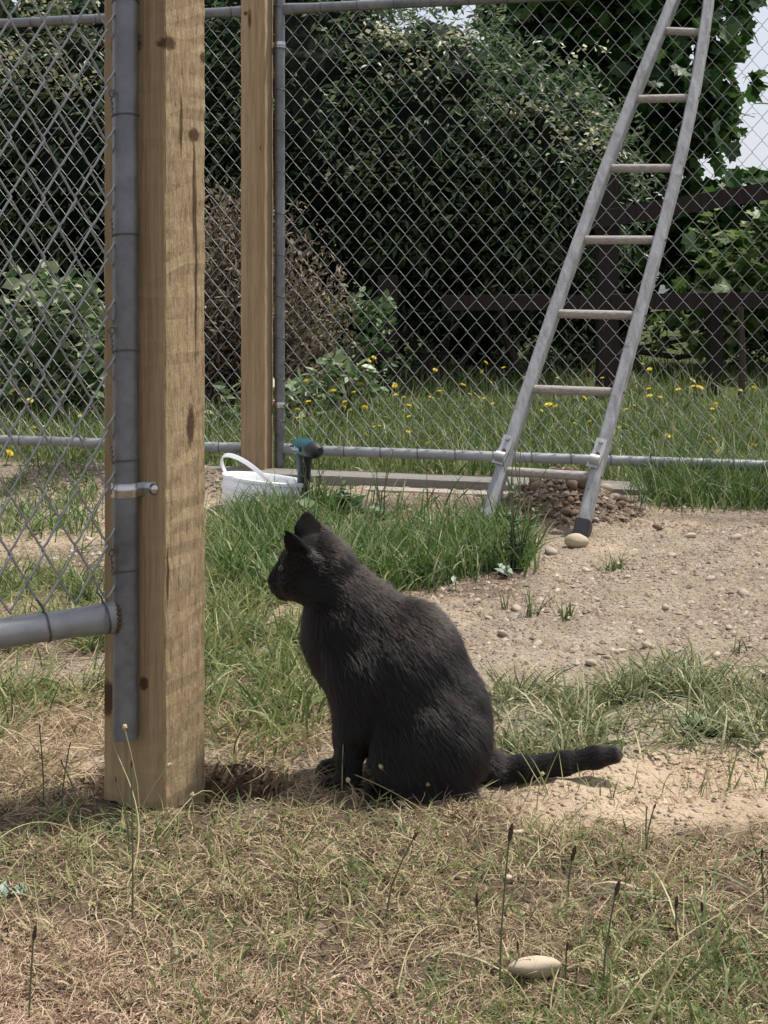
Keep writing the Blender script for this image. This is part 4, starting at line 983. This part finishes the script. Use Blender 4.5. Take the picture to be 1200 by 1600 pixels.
def leaf_mass(parent, name, C, size, tmpl, mat, up_bias=0.8, out=None, singles=300, origin=np.zeros(3), wid=1.0):
    """leaves at C: the ones that show largest become children named leaf, the rest one joined part"""
    n = len(C); s, d, nr = leaf_frames(n, up_bias, out); L = size[0] + (size[1] - size[0]) * RNG.random(n)
    T, Fc = tmpl; T = T * np.array([wid, 1, 1])
    C = np.asarray(C) - origin
    W = C + origin; px = 600 + F * W[:, 0] / W[:, 1]; py = HY + F * (CAM_H - W[:, 2]) / W[:, 1]
    face = np.abs((nr * norm(W - np.array([0, 0, CAM_H]))).sum(1))
    sc = L / W[:, 1] * (.3 + face) * ((px > 0) & (px < 1200) & (py > 0) & (py < 1600)) / (1 + 3 * np.maximum(W[:, 1] - np.quantile(W[:, 1], .25), 0))
    one = np.zeros(n, bool)
    if singles: one[np.argsort(-sc)[:singles]] = True
    r = ~one
    V = C[r][:, None] + L[r][:, None, None] * (T[None, :, 0:1] * s[r][:, None] + T[None, :, 1:2] * d[r][:, None] + T[None, :, 2:3] * nr[r][:, None])
    m = len(T); tri = (np.arange(r.sum()) * m)[:, None, None] + Fc[None]
    o = link(name, mesh_np(name, V.reshape(-1, 3), tri.reshape(-1, 3)), mat, parent); o['kind'] = 'stuff'
    if singles:
        me = mesh_np('leaf', T, Fc); me.materials.append(mat)
        for i in np.nonzero(one)[0]:
            q = bpy.data.objects.new('leaf', me); COL.objects.link(q); q.parent = parent
            Mx = np.eye(4); Mx[:3, 0] = s[i] * L[i]; Mx[:3, 1] = d[i] * L[i]; Mx[:3, 2] = nr[i] * L[i]; Mx[:3, 3] = C[i]
            q.matrix_local = Matrix(Mx.tolist())
    return o
def blob_points(blobs, per_area, shell=0.5, sprig=0.16, k=10):
    """sprig centres through the outer shell of ellipsoid lobes, k leaves on each sprig"""
    out, dirs = [], []
    for (cx, cy, cz, rx, ry, rz) in blobs:
        n = max(6, int(per_area * (rx * ry + rx * rz + ry * rz) / 3 * 12))
        u = norm(RNG.normal(size=(n, 3))); rad = 1 - shell * RNG.random(n) ** 1.6
        rad = rad * (1 + .16 * (fbm(u[:, 0] * 2.7 + cx * 3, u[:, 2] * 2.7 + u[:, 1] * 2) - .5) * 2)
        c = np.array([cx, cy, cz]) + u * rad[:, None] * np.array([rx, ry, rz])
        j = np.repeat(np.arange(n), k)
        ax = norm(u + .7 * RNG.normal(size=u.shape))
        out.append(c[j] + ax[j] * (RNG.random(len(j)) * sprig)[:, None] + RNG.normal(size=(len(j), 3)) * sprig * .22); dirs.append(u[j])
    C, Dv = np.concatenate(out), np.concatenate(dirs); kp = C[:, 2] > 0.03
    return C[kp], Dv[kp]
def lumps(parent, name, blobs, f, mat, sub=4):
    """solid foliage core of a dense shrub, its inner shade painted as dark colour"""
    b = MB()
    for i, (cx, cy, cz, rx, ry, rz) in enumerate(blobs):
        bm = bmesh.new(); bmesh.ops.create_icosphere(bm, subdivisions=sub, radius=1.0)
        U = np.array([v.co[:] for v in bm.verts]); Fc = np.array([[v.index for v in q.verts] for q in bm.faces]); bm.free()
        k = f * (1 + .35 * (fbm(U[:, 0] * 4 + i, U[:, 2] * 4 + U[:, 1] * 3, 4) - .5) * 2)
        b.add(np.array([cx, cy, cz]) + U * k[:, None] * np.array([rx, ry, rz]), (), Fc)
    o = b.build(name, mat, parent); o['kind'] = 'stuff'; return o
def branch(b, P, r0, r1, n=6):
    m = len(P); b.tube(P, np.linspace(r0, r1, m), n)
def wob_line(a, c, n=7, w=.06):
    t = np.linspace(0, 1, n)[:, None]; P = np.asarray(a) + (np.asarray(c) - np.asarray(a)) * t
    P[1:-1] += RNG.normal(size=(n - 2, 3)) * w; return P
def blossoms(parent, C, size=(.02, .035), k=7, spread=.05):
    j = np.repeat(np.arange(len(C)), k); P = C[j] + RNG.normal(size=(len(j), 3)) * spread * np.array([1, 1, .6])
    s, d, nr = leaf_frames(len(P), 1.2); L = size[0] + (size[1] - size[0]) * RNG.random(len(P)); T, Fc = LEAF_DOT
    V = P[:, None] + L[:, None, None] * (T[None, :, 0:1] * s[:, None] + T[None, :, 1:2] * d[:, None] + T[None, :, 2:3] * nr[:, None])
    tri = (np.arange(len(P)) * 4)[:, None, None] + Fc[None]
    o = link('blossom', mesh_np('blossom', V.reshape(-1, 3), tri.reshape(-1, 3)), M['cream'], parent); o['kind'] = 'stuff'

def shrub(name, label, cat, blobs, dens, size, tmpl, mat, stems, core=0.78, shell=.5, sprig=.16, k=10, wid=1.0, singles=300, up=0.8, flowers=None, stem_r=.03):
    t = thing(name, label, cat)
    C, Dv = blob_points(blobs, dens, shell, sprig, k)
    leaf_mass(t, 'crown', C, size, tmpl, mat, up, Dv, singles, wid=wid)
    if core: o = lumps(t, 'shade_core', blobs, core, M['core'])  # solid core, coloured near black to paint the shade within
    b = MB()
    for (x, y) in stems:
        for q in range(3):
            bl = blobs[random.randrange(len(blobs))]; branch(b, wob_line((x, y, float(gz(x, y)) - .05), (bl[0], bl[1], bl[2]), 7, .05), stem_r, stem_r * .3)
    b.build('stem', M['bark'], t, True)
    if flowers is not None: blossoms(t, flowers)
    return t

def flower_spots(px0, px1, py0, py1, Y, n, thr=.5):
    px = px0 + (px1 - px0) * RNG.random(n); py = py0 + (py1 - py0) * RNG.random(n)
    kp = fbm(px / 60, py / 45 + 3) > thr; px, py = px[kp], py[kp]
    return np.stack([pt(a, b_, Y + RNG.random() * .25) for a, b_ in zip(px, py)]) if len(px) else np.zeros((0, 3))
shrub('flowering_hedge', 'tall dark hedge shrub with cream flower sprays behind the near wire panel', 'shrub',
      [(-2.9, 9.5, 1.75, 1.1, 1.0, 1.15), (-1.9, 9.4, 1.85, 1.0, .95, 1.15), (-1.15, 9.5, 1.95, .8, .85, 1.1), (-2.3, 10.0, .9, 1.6, .8, 1.1), (-1.0, 10.1, .9, .9, .7, 1.1)],
      100, (.045, .085), LEAF_LONG, M['hedge_leaf'], [(-2.6, 9.6), (-1.7, 9.5), (-1.0, 9.7)], .72,
      flowers=np.concatenate([flower_spots(-60, 160, 70, 145, 8.42, 110, .45), flower_spots(-40, 150, 0, 60, 8.55, 50, .5)]))
shrub('flowering_hedge', 'wide dark hedge shrub with pale blossom behind the ladder fence', 'shrub',
      [(-.45, 9.4, 1.9, .75, .85, .98), (.25, 9.4, 1.72, .75, .85, .88), (.9, 9.4, 1.5, .62, .8, .75), (1.35, 9.6, 1.35, .42, .6, .55), (-.2, 10.1, .8, .8, .6, 1.0), (.7, 10.1, .8, .9, .6, .95), (1.5, 10.6, .5, .45, .4, .55), (3.2, 10.5, .4, .7, .4, .5)],
      108, (.045, .08), LEAF_LONG, M['hedge_leaf'], [(-.3, 9.6), (.4, 9.7), (1.0, 9.6)], .72,
      flowers=np.concatenate([flower_spots(560, 760, 40, 130, 8.6, 70, .5), flower_spots(760, 960, 60, 240, 8.7, 120, .48), flower_spots(480, 700, 200, 290, 8.65, 30, .55)]))
# brown heathery shrub between the far post and the hedge
C, Dv = blob_points([(-.98, 7.5, .62, .36, .32, .62), (-.70, 7.4, .55, .42, .34, .60), (-.42, 7.5, .40, .26, .28, .48)], 270, .85, .12, 9)
bs = thing('brown_shrub', 'brown heathery shrub with bare twigs behind the far post', 'shrub')
b = MB(); sp = [C[RNG.random(len(C)) < .6]]; sd_ = [Dv[:len(sp[0])] * 0 + np.array([0, 0, 1.0])]
for k in range(190):
    x0, y0 = -.75 + random.gauss(0, .12), 7.45 + random.gauss(0, .07)
    ex = random.gauss(0, .27); e = np.array([-.72 + ex, 7.42 + random.gauss(0, .16), random.uniform(.4, 1.34) * (1 - .45 * min(1, abs(ex) / .6))])
    P_ = wob_line((x0, y0, -.03), e, 6, .025); branch(b, P_, .006, .0018, 4)
    tt = .35 + .65 * RNG.random(70); q = P_[0] + (P_[-1] - P_[0]) * tt[:, None]; sp.append(q + RNG.normal(size=q.shape) * .016); sd_.append(np.broadcast_to(norm(P_[-1] - P_[0]) * 1.5, q.shape))
tag(b.build('twigs', M['bark'], bs), None, kind='stuff')
leaf_mass(bs, 'crown', np.concatenate(sp), (.015, .05), LEAF_LONG, M['brown_leaf'], 0.0, np.concatenate(sd_) * 1.4, 0, wid=.9)
# pale leafy bush
shrub('leafy_bush', 'pale green leafy bush seen through the near wire panel', 'bush',
      [(-1.95, 7.1, .35, .34, .3, .42), (-1.55, 7.0, .32, .32, .28, .38), (-1.62, 7.1, .55, .22, .2, .22), (-2.4, 7.2, .35, .3, .3, .4)],
      62, (.05, .095), LEAF_OVAL, M['bush_leaf'], [(-1.9, 7.1), (-1.55, 7.05)], None, .8, .14, 8, 1.0, 260, flowers=None, stem_r=.012)
shrub('leafy_bush', 'low green bush with drooping leaves beside the brown shrub', 'bush',
      [(-.20, 7.8, .45, .15, .15, .22), (-.10, 7.8, .36, .15, .15, .24), (-.02, 7.8, .54, .13, .13, .08)],
      60, (.04, .07), LEAF_OVAL, M['weed'], [(-.18, 7.8)], None, .8, .12, 8, .9, 120, stem_r=.008)
shrub('leafy_bush', 'low pale leaved plant among dandelions at the foot of the brown shrub', 'bush',
      [(-.48, 6.7, .12, .24, .16, .14), (-.25, 6.9, .14, .2, .16, .14)], 90, (.05, .09), LEAF_OVAL, M['bush_leaf'], [(-.4, 6.8)], None, .9, .10, 7, .9, 80, stem_r=.005)
# maple
mt = thing('maple_tree', 'maple tree with lobed green leaves behind the rail fence and ladder', 'tree')
blobs = [(2.05, 11.0, 2.4, .52, .8, .6), (1.5, 11.2, 2.75, .6, .8, .65), (2.1, 11.2, 3.05, .45, .7, .5), (2.55, 11.1, 2.95, .25, .5, .4), (2.6, 11.1, 2.1, .2, .4, .25), (1.9, 11.3, 1.85, .7, .7, .5), (2.3, 10.8, 1.05, .55, .6, .42), (2.9, 10.6, 1.0, .5, .6, .5), (3.1, 10.9, .55, .5, .5, .4),
         (1.75, 11.2, 1.15, .55, .5, .38), (1.25, 11.6, 2.2, .5, .6, .8), (1.9, 11.5, 3.9, .8, .9, .6), (1.0, 11.8, 3.5, .6, .8, .5)]
C, Dv = blob_points(blobs, 21, .85, .22, 7)
leaf_mass(mt, 'crown', C, (.10, .175), LEAF_MAPLE, M['maple_leaf'], .75, Dv, 300)
b = MB(); branch(b, wob_line((1.95, 11.2, -.1), (2.05, 11.25, 2.6), 9, .03), .085, .055, 10); b.build('trunk', M['bark'], mt, True)
b = MB()
for bl in blobs: branch(b, wob_line((2.0, 11.22, max(.35, bl[2] - .9)), bl[:3], 7, .05), .03, .008)
b.build('limbs', M['bark'], mt, True)
shrub('leafy_bush', 'bright green bush under the sloping rail of the timber fence', 'bush',
      [(2.55, 9.6, .75, .45, .35, .42), (2.95, 9.5, .95, .4, .4, .45), (2.2, 9.8, .45, .3, .3, .25)], 34, (.06, .11), LEAF_MAPLE, M['grass_lush'], [(2.7, 9.6)], None, .9, .16, 7, 1.0, 160, stem_r=.012)
C, Dv = blob_points([(4.6, 16, 1.4, 1.0, 1.0, .5), (5.6, 16, 1.5, 1.2, 1.0, .7), (4.9, 15.5, .8, 1.4, 1.0, .6)], 9, .8, .3, 8)
ft_ = thing('distant_tree', 'pale green tree showing above the sloping rail far behind', 'tree')
leaf_mass(ft_, 'crown', C, (.12, .2), LEAF_OVAL, M['maple_leaf'], .8, Dv, 0)
b = MB(); branch(b, wob_line((5.0, 16, -.1), (5.0, 16, 1.4), 6, .04), .1, .05, 8); b.build('trunk', M['bark'], ft_, True)

# ------------------------------------------------------------------ dark timber rail fence in front of the hedge
wf = thing('rail_fence', 'dark timber post and rail fence in front of the hedge and maple', 'fence')
YF = 8.05
def fpost(px, py_top, wpx, Y=YF, dy=0.11, name='post', low=-.1):
    top = pt(px, py_top, Y); b = MB(); wd = wpx / F * Y
    b.box((top[0], Y + dy / 2, (top[2] + low) / 2), (wd, dy, top[2] - low)); return b.build(name, M['dark_wood'], wf, bevel=.004)
fpost(951, 272, 33); fpost(606, 430, 32, 8.2); fpost(1120, 478, 21, 8.3); fpost(1290, 270, 33, 8.0)
def frail(p0, p1, hpx, Y0, Y1, name='rail', th=.045):
    A, B = pt(*p0, Y0), pt(*p1, Y1); b = MB(); h_ = hpx / F * Y0 / 2; nn = 14
    P_ = A + (B - A) * np.linspace(0, 1, nn)[:, None]
    b.sweep(P_, (0, 1, 0), (0, 0, 1), [(-th, -h_), (0, -h_), (0, h_), (-th, h_)]); b.V[0][:, 2] += (RNG.random(len(b.V[0])) - .5) * .003
    return b.build(name, M['dark_wood'], wf)
frail((690, 473), (953, 472), 24, YF - .003, YF - .003); frail((953.5, 472), (1300, 467), 25, YF - .003, YF - .05)
frail((925, 345), (1300, 281), 27, YF - .06, YF - .3)
b = MB(); branch(b, [pt(1158, 635, 7.6), pt(1160, 560, 7.6), pt(1157, 480, 7.6)], .02, .016, 8)
tag(b.build('stake', M['bark']), 'thin dark stake standing in the long grass by the rail fence', 'stake')

# ------------------------------------------------------------------ pale house beyond
ho = thing('house', 'pale house wall glimpsed through the maple and hedge', 'house', (7.0, 46, 0))
n = NT('white siding'); v = n.coord('Object', (1, 1, 6)); M['siding'] = n.set((.72, .72, .70), .7); 
b = MB(); b.box((0.5, 2, .95), (9, 4, 2.1)); b.build('wall', M['siding'], ho)
for k in range(9):
    b = MB(); b.box((0.5, -.012, .06 + .23 * k), (9, .03, .20)); b.build('siding_board', M['siding'], ho)
M['roof'] = NT('grey roof').set((.12, .12, .125), .85)
b = MB(); b.add([(-4.3, -.4, 1.95), (5.3, -.4, 1.95), (5.3, 2, 3.0), (-4.3, 2, 3.0), (-4.3, 4.4, 1.95), (5.3, 4.4, 1.95)], [(0, 1, 2, 3), (3, 2, 5, 4)], [(0, 3, 4), (1, 5, 2)]); b.build('roof', M['roof'], ho)
M['glass'] = NT('window glass').set((.03, .035, .04), .1)
for x in (-2.6, .2, 3.0):
    b = MB(); b.box((x, -.04, 1.15), (1.0, .05, .8)); wdw = b.build('window', M['siding'], ho); b = MB(); b.box((x, -.07, 1.15), (.88, .03, .68)); b.build('pane', M['glass'], wdw)

# ------------------------------------------------------------------ small plants: dandelions, plantain, weeds, tufts
def DLAB(px):
    return 'yellow dandelion in the meadow ' + ('seen through the near wire panel' if px < 200 else 'around the low plant by the brown shrub' if px < 600 else 'in the open under the dark hedge' if px < 800 else 'right behind the ladder' if px < 960 else 'below the timber rail fence and maple')
def dandelion(px, py, size, tone=0):
    Y = np.interp(py, [470, 560, 700, 720], [8.2, 7.3, 5.6, 5.35]); c = pt(px, py, Y); z0 = float(gz(c[0], c[1]))
    c[2] = max(c[2], z0 + .05); r_ = size * 1.12 / F * Y / 2
    t = thing('dandelion', DLAB(px), 'flower', (c[0], c[1], z0), group='dandelions in the meadow')
    h_ = c[2] - z0; bx, by = random.uniform(-.05, .05), random.uniform(-.05, .05)
    b = MB(); b.tube([(bx, by, -.01), (bx * .4, by * .4, h_ * .5), (0, 0, h_)], [.0022, .002, .0018], 5); b.build('stem', M['stalk'], t)
    m = DAND; o = bpy.data.objects.new('flower_head', m); COL.objects.link(o); o.parent = t
    o.location = (0, 0, h_); o.scale = (r_, r_, r_); o.rotation_euler = (random.uniform(-.1, .9), random.uniform(-.4, .4), random.uniform(0, 6))
V, Tq = [], []
for ring, (nn, l_, tl_) in enumerate(((14, 1.0, .15), (12, .8, .5), (8, .5, .9))):
    for k in range(nn):
        a = 2 * PI * (k + .5 * ring) / nn; d = np.array([math.cos(a), math.sin(a), 0]); s = np.array([-d[1], d[0], 0]); i0 = len(V)
        V += [d * .05, d * l_ * .6 * math.cos(tl_) + s * .14 + np.array([0, 0, l_ * .6 * math.sin(tl_)]), d * l_ * math.cos(tl_) + np.array([0, 0, l_ * math.sin(tl_)]), d * l_ * .6 * math.cos(tl_) - s * .14 + np.array([0, 0, l_ * .6 * math.sin(tl_)])]
        Tq.append((i0, i0 + 1, i0 + 2, i0 + 3))
DAND = mesh_np('flower_head', np.array(V), None, Tq); DAND.materials.append(M['yellow'])
spots = [(478, 597, 14), (528, 570, 11), (542, 568, 9), (576, 564, 9), (584, 559, 9), (529, 594, 14), (515, 596, 8), (520, 612, 16), (493, 617, 9), (565, 601, 11), (553, 613, 9), (482, 628, 11), (465, 640, 9), (466, 653, 8),
         (539, 628, 9), (538, 636, 7), (547, 641, 8), (570, 637, 11), (617, 603, 10), (619, 617, 8), (631, 621, 8), (638, 634, 11), (673, 622, 14), (687, 612, 12), (680, 578, 8), (723, 602, 12), (734, 616, 8), (759, 567, 9), (754, 581, 10),
         (787, 575, 10), (767, 598, 8), (757, 623, 7), (750, 634, 8), (770, 631, 7), (639, 651, 8), (638, 675, 9), (571, 679, 8), (593, 666, 9), (669, 693, 11), (585, 667, 7), (820, 590, 8), (872, 591, 7), (921, 580, 8), (941, 591, 8), (857, 633, 15), (868, 635, 10),
         (913, 622, 10), (898, 662, 8), (921, 659, 8), (846, 642, 6), (1004, 569, 8), (1015, 577, 9), (1014, 608, 10), (1015, 619, 11), (1031, 621, 9), (1060, 609, 10), (1082, 595, 12), (1093, 606, 14), (1083, 604, 9), (1118, 632, 10), (1113, 639, 7), (1178, 606, 9),
         (1157, 610, 7), (991, 634, 8), (978, 640, 8), (1043, 681, 10), (1117, 661, 8), (1119, 686, 8), (1109, 691, 7), (1122, 706, 11), (1178, 697, 13), (1145, 658, 6), (968, 668, 7), (15, 708, 14), (20, 612, 10), (37, 608, 10), (47, 626, 11), (73, 611, 9), (100, 612, 7),
         (125, 650, 8), (70, 667, 11), (53, 668, 8), (85, 690, 9), (35, 643, 9), (5, 600, 9), (52, 743, 8)]
for s_ in spots: dandelion(*s_)

def plantain(px, py_head, py_base, length_px, label, tilt=0.0, dpx=0, pale=False, group=None):
    q = gp(px + dpx, py_base); z0 = float(gz(q[0], q[1])); Y = q[1]; top = pt(px, py_head, Y)
    h_ = top[2] - z0; dx = top[0] - q[0]; hl = length_px / F * Y
    t = thing('plantain_stalk' if not pale else 'clover_stalk', label, 'seed head', (q[0], q[1], z0), group=group)
    b = MB(); P_ = np.array([(0, 0, -.01), (dx * .25, .004, h_ * .4), (dx * .65, .002, h_ * .75), (dx, 0, h_)]); b.tube(P_, [.0013, .0011, .001, .0009] if not pale else [.0009] * 4, 5); b.build('stalk', M['stalk'] if not pale else M['stalk_dry'], t, True)
    b = MB(); r_ = hl * (.155 if not pale else .5); T = norm(P_[-1] - P_[-2]) + np.array([tilt, 0, 0]); T = norm(T); zz = np.linspace(0, 1, 9)
    prof = r_ * np.sqrt(np.clip(1 - (2 * zz - 1) ** 2, 0.02, 1)) * (1 - .25 * zz)
    b.tube(P_[-1] + T * (zz * hl)[:, None], prof, 9); V_ = b.V[0]; V_ += (RNG.random(V_.shape) - .5) * r_ * .35
    b.build('seed_head', M['seed_head'] if not pale else M['seed_pale'], t)
for (a, bq_, c, l_, dp, lb) in [
    (795, 1315, 1550, 30, -15, 'tall dark plantain seed head on a long straight stalk beside the flat stone'),
    (893, 1345, 1410, 26, -6, 'dark plantain seed head on a short stalk above the dry straw'),
    (961, 1400, 1570, 28, -20, 'dark plantain seed head rising from the broad green blades'),
    (1056, 1420, 1475, 22, 2, 'blunt dark plantain head beside an upright green blade'),
    (1098, 1425, 1470, 20, 8, 'bent dark plantain head near the sandy strip end'),
    (809, 1484, 1530, 16, 4, 'small plantain head in front of the flat pale stone'),
    (885, 1487, 1545, 18, 0, 'small plantain head behind the end of the flat pale stone'),
    (745, 1416, 1490, 22, 6, 'plantain head leaning over the dry straw below the cat'),
    (645, 1312, 1430, 16, -45, 'thin slanting plantain stalk rising from the straw in front of the cat'),
    (1021, 1265, 1340, 11, -12, 'small dark seed head on a fine stem by the sandy strip'),
    (1010, 1268, 1335, 9, 0, 'tiny dark seed head twin stem by the sandy strip'),
    (52, 1470, 1595, 26, -8, 'dark plantain head alone in the reddish thatch'),
    (205, 1200, 1440, 12, 2, 'thin seed stalk standing in front of the near post'),
    (182, 1222, 1330, 10, 22, 'short crossed seed stalk at the foot of the near post'),
    (1190, 1340, 1430, 16, 4, 'plantain stalk in the grass below the sandy strip end'),
    (98, 1195, 1290, 10, 30, 'leaning dark seed head on the sandy ground behind the gate rail'),
    (108, 1168, 1270, 9, -14, 'upright dark seed head on the sandy ground behind the gate rail'),
    (62, 1140, 1260, 9, 6, 'tiny dark seed head rising below the gate rail')]:
    plantain(a, bq_, c, l_, lb, .1, dp)
for (a, bq_, c, l_, dp) in [(609, 1172, 1245, 9, 22), (597, 1201, 1250, 8, 35), (724, 1223, 1242, 8, -30), (538, 1128, 1235, 9, -4), (846, 1212, 1262, 7, -8), (670, 1228, 1250, 8, 10), (545, 1222, 1250, 8, 14), (262, 1198, 1300, 8, -50), (195, 1140, 1290, 9, 25), (300, 1245, 1300, 8, 4)]:
    plantain(a, bq_, c, l_, 'small pale dry seed head on a thin bent stalk near the cat and post', .2, dp, True, 'dry seed heads by the cat')

def tuft(label, px, py, n, hpx, mat, spread, lean=(0.05, .9)):
    q = settle(gp(px, py)); Y = q[1]; h_ = hpx / F * Y; sp = spread / F * Y
    t = thing('grass_tuft', label, 'grass tuft', (0, 0, 0), group=None)
    pos = np.stack([q[0] + RNG.normal(size=n) * sp, q[1] + RNG.normal(size=n) * sp * .8, np.zeros(n)], -1); pos[:, 2] = gz(pos[:, 0], pos[:, 1]) - .002
    o = blades('blade_tuft', pos, (h_ * .35, h_), (.0018, .0040), mat, lean, .9, 4, parent=t); o['kind'] = 'stuff'
tuft('lone small green tuft on bare dirt below the ladder foot stone', 960, 893, 40, 60, M['grass_lush'], 9)
tuft('thin upright tuft on the dirt between the lush patch and the pebbles', 833, 962, 26, 75, M['grass_lush'], 8, (0, .5))
tuft('small tuft beside the thin upright tuft on the dirt', 886, 965, 22, 50, M['grass_lush'], 7, (0, .6))
tuft('sparse tuft at the edge of the lush patch by the pebbles', 793, 950, 12, 45, M['grass_dull'], 5, (0, .5))
tuft('thick dark green tuft at the back of the trampled grass', 1093, 1088, 190, 85, M['grass_lush'], 30, (.1, 1.3))
tuft('medium tuft between trampled grass and bare dirt', 1010, 1078, 70, 60, M['grass_grey'], 16, (.1, 1.1))
tuft('wispy tuft on bare dirt beyond the thick dark tuft', 1150, 1020, 16, 55, M['grass_grey'], 8, (.1, .9))
tuft('green tuft growing behind the gate rail at the near post', 135, 940, 110, 110, M['grass_lush'], 16, (.0, .6))
tuft('broad bladed green tuft in the dry turf near the flat stone', 945, 1480, 42, 130, M['grass_dull'], 34, (.3, 1.3))
tuft('broad bladed green tuft at the corner below the sandy strip', 1110, 1500, 46, 170, M['grass_dull'], 30, (.2, 1.2))
tuft('green blades clump by the plantain heads below the sandy strip', 1010, 1420, 26, 130, M['grass_dull'], 20, (.1, 1.0))
# long dry stems lying across the turf
def stem_line(pts, z, r_=.0009):
    P_ = np.array([settle(gp(a, b_), z_) for (a, b_), z_ in zip(pts, z)]); t = np.linspace(0, 1, len(P_)); tt = np.linspace(0, 1, 16)
    Q = np.stack([np.polyval(np.polyfit(t, P_[:, i], min(3, len(P_) - 1)), tt) for i in range(3)], -1); Q[:, 2] = np.maximum(Q[:, 2], gz(Q[:, 0], Q[:, 1]) + r_ * .7); b = MB(); b.tube(Q, np.linspace(r_, r_ * .5, 16), 5); return b
for pts, z, lb in [
    ([(150, 1355), (260, 1310), (330, 1270), (420, 1230)], (.004, .02, .03, .02), 'long dry stem lying across the turf towards the hole'),
    ([(345, 1290), (410, 1250), (500, 1220), (560, 1210)], (.004, .02, .02, .006), 'pale bent stem running from the hole to the cat paw'),
    ([(530, 1225), (600, 1250), (650, 1272), (690, 1282)], (.03, .02, .01, .003), 'pale dry stem lying in front of the cat haunch'),
    ([(0, 1345), (60, 1325), (120, 1330), (180, 1345)], (.02, .03, .02, .004), 'green stem arching over the turf below the gate rail'),
    ([(620, 1560), (650, 1510), (700, 1490), (780, 1485)], (.004, .03, .03, .01), 'long curved straw stem in the turf by the flat stone'),
    ([(960, 1600), (1040, 1545), (1120, 1500), (1200, 1460)], (.004, .04, .05, .05), 'long green stem slanting across the corner of the turf'),
    ([(200, 1390), (215, 1330), (190, 1290), (175, 1260)], (.004, .05, .08, .1), 'pale crooked stem standing before the near post'),
    ([(860, 1580), (880, 1545), (915, 1525), (935, 1500)], (.004, .03, .03, .01), 'pale bent stem beside the end of the flat stone')]:
    b = stem_line(pts, z); tag(b.build('grass_stalk', M['stalk_dry'], None, True), lb, 'stem')

def weed(label, px, py, top_py, nst, lsize, mat, spread=.05, nl=9, tmpl=LEAF_LONG, wid=1.4):
    q = settle(gp(px, py)); Y = q[1]; h_ = CAM_H - (top_py - HY) / F * Y - q[2]
    t = thing('weed_plant', label, 'weed', q)
    T, Fc = tmpl; me = mesh_np('leaf', T * np.array([wid, 1, 1]), Fc); me.materials.append(mat)
    for k in range(nst):
        e = np.array([random.gauss(0, spread), random.gauss(0, spread * .5), h_ * random.uniform(.65, 1)]); P_ = wob_line((random.gauss(0, .008), random.gauss(0, .008), -.01), e, 6, .006)
        b = MB(); b.tube(P_, np.linspace(.0028, .001, 6), 5); b.build('stem', M['stalk'], t, True)
        for i in range(nl):
            f = random.random() ** 1.3; c = P_[0] + (P_[-1] - P_[0]) * f; a = random.uniform(0, 6.28); L_ = lsize * random.uniform(.5, 1.1) * (1.15 - f)
            d = norm(np.array([math.cos(a), math.sin(a), random.uniform(.1, .9)])); nr = norm(np.array([0, 0, 1]) - d * d[2] + .2 * RNG.normal(size=3)); nr = norm(nr - d * np.dot(nr, d)); s = np.cross(d, nr)
            o = bpy.data.objects.new('leaf', me); COL.objects.link(o); o.parent = t; Mx = np.eye(4); Mx[:3, 0] = s * L_; Mx[:3, 1] = d * L_; Mx[:3, 2] = nr * L_; Mx[:3, 3] = c; o.matrix_local = Matrix(Mx.tolist())
weed('tall branching green weed in front of the ladder', 808, 890, 690, 9, .055, M['weed'], .05, 8)
weed('thin tall weed with small leaves between drill and ladder', 592, 812, 695, 3, .055, M['weed'], .03, 9)
weed('spindly weed growing up in front of the drill', 478, 805, 690, 4, .05, M['weed'], .035, 8)
weed('broad leaved dock weed in the lush grass below the drill', 470, 828, 770, 3, .13, M['weed'], .03, 4, LEAF_OVAL, 1.0)
weed('leafy weed clump at the edge of the boards beside the drill', 545, 800, 745, 5, .08, M['weed'], .06, 8, LEAF_OVAL, .9)
weed('silvery leaved weed at the tip of the lush patch', 800, 905, 878, 3, .06, M['weed_pale'], .03, 4, LEAF_OVAL, .8)
weed('single pale folded leaf standing at the lush grass edge', 712, 925, 895, 1, .06, M['weed_pale'], .01, 3, LEAF_OVAL, .7)
weed('pale leaf rosette in the straw under the gate rail', 14, 1400, 1388, 3, .035, M['weed_pale'], .02, 4, LEAF_OVAL, .7)
weed('green leaf rosette at the foot of the near post', 170, 1300, 1280, 4, .03, M['weed'], .03, 5, LEAF_LONG, 1.5)
weed('flat dark leaved weed in the trampled grass right of the tail', 1105, 1150, 1115, 7, .055, M['weed'], .09, 9, LEAF_LONG, 1.6)
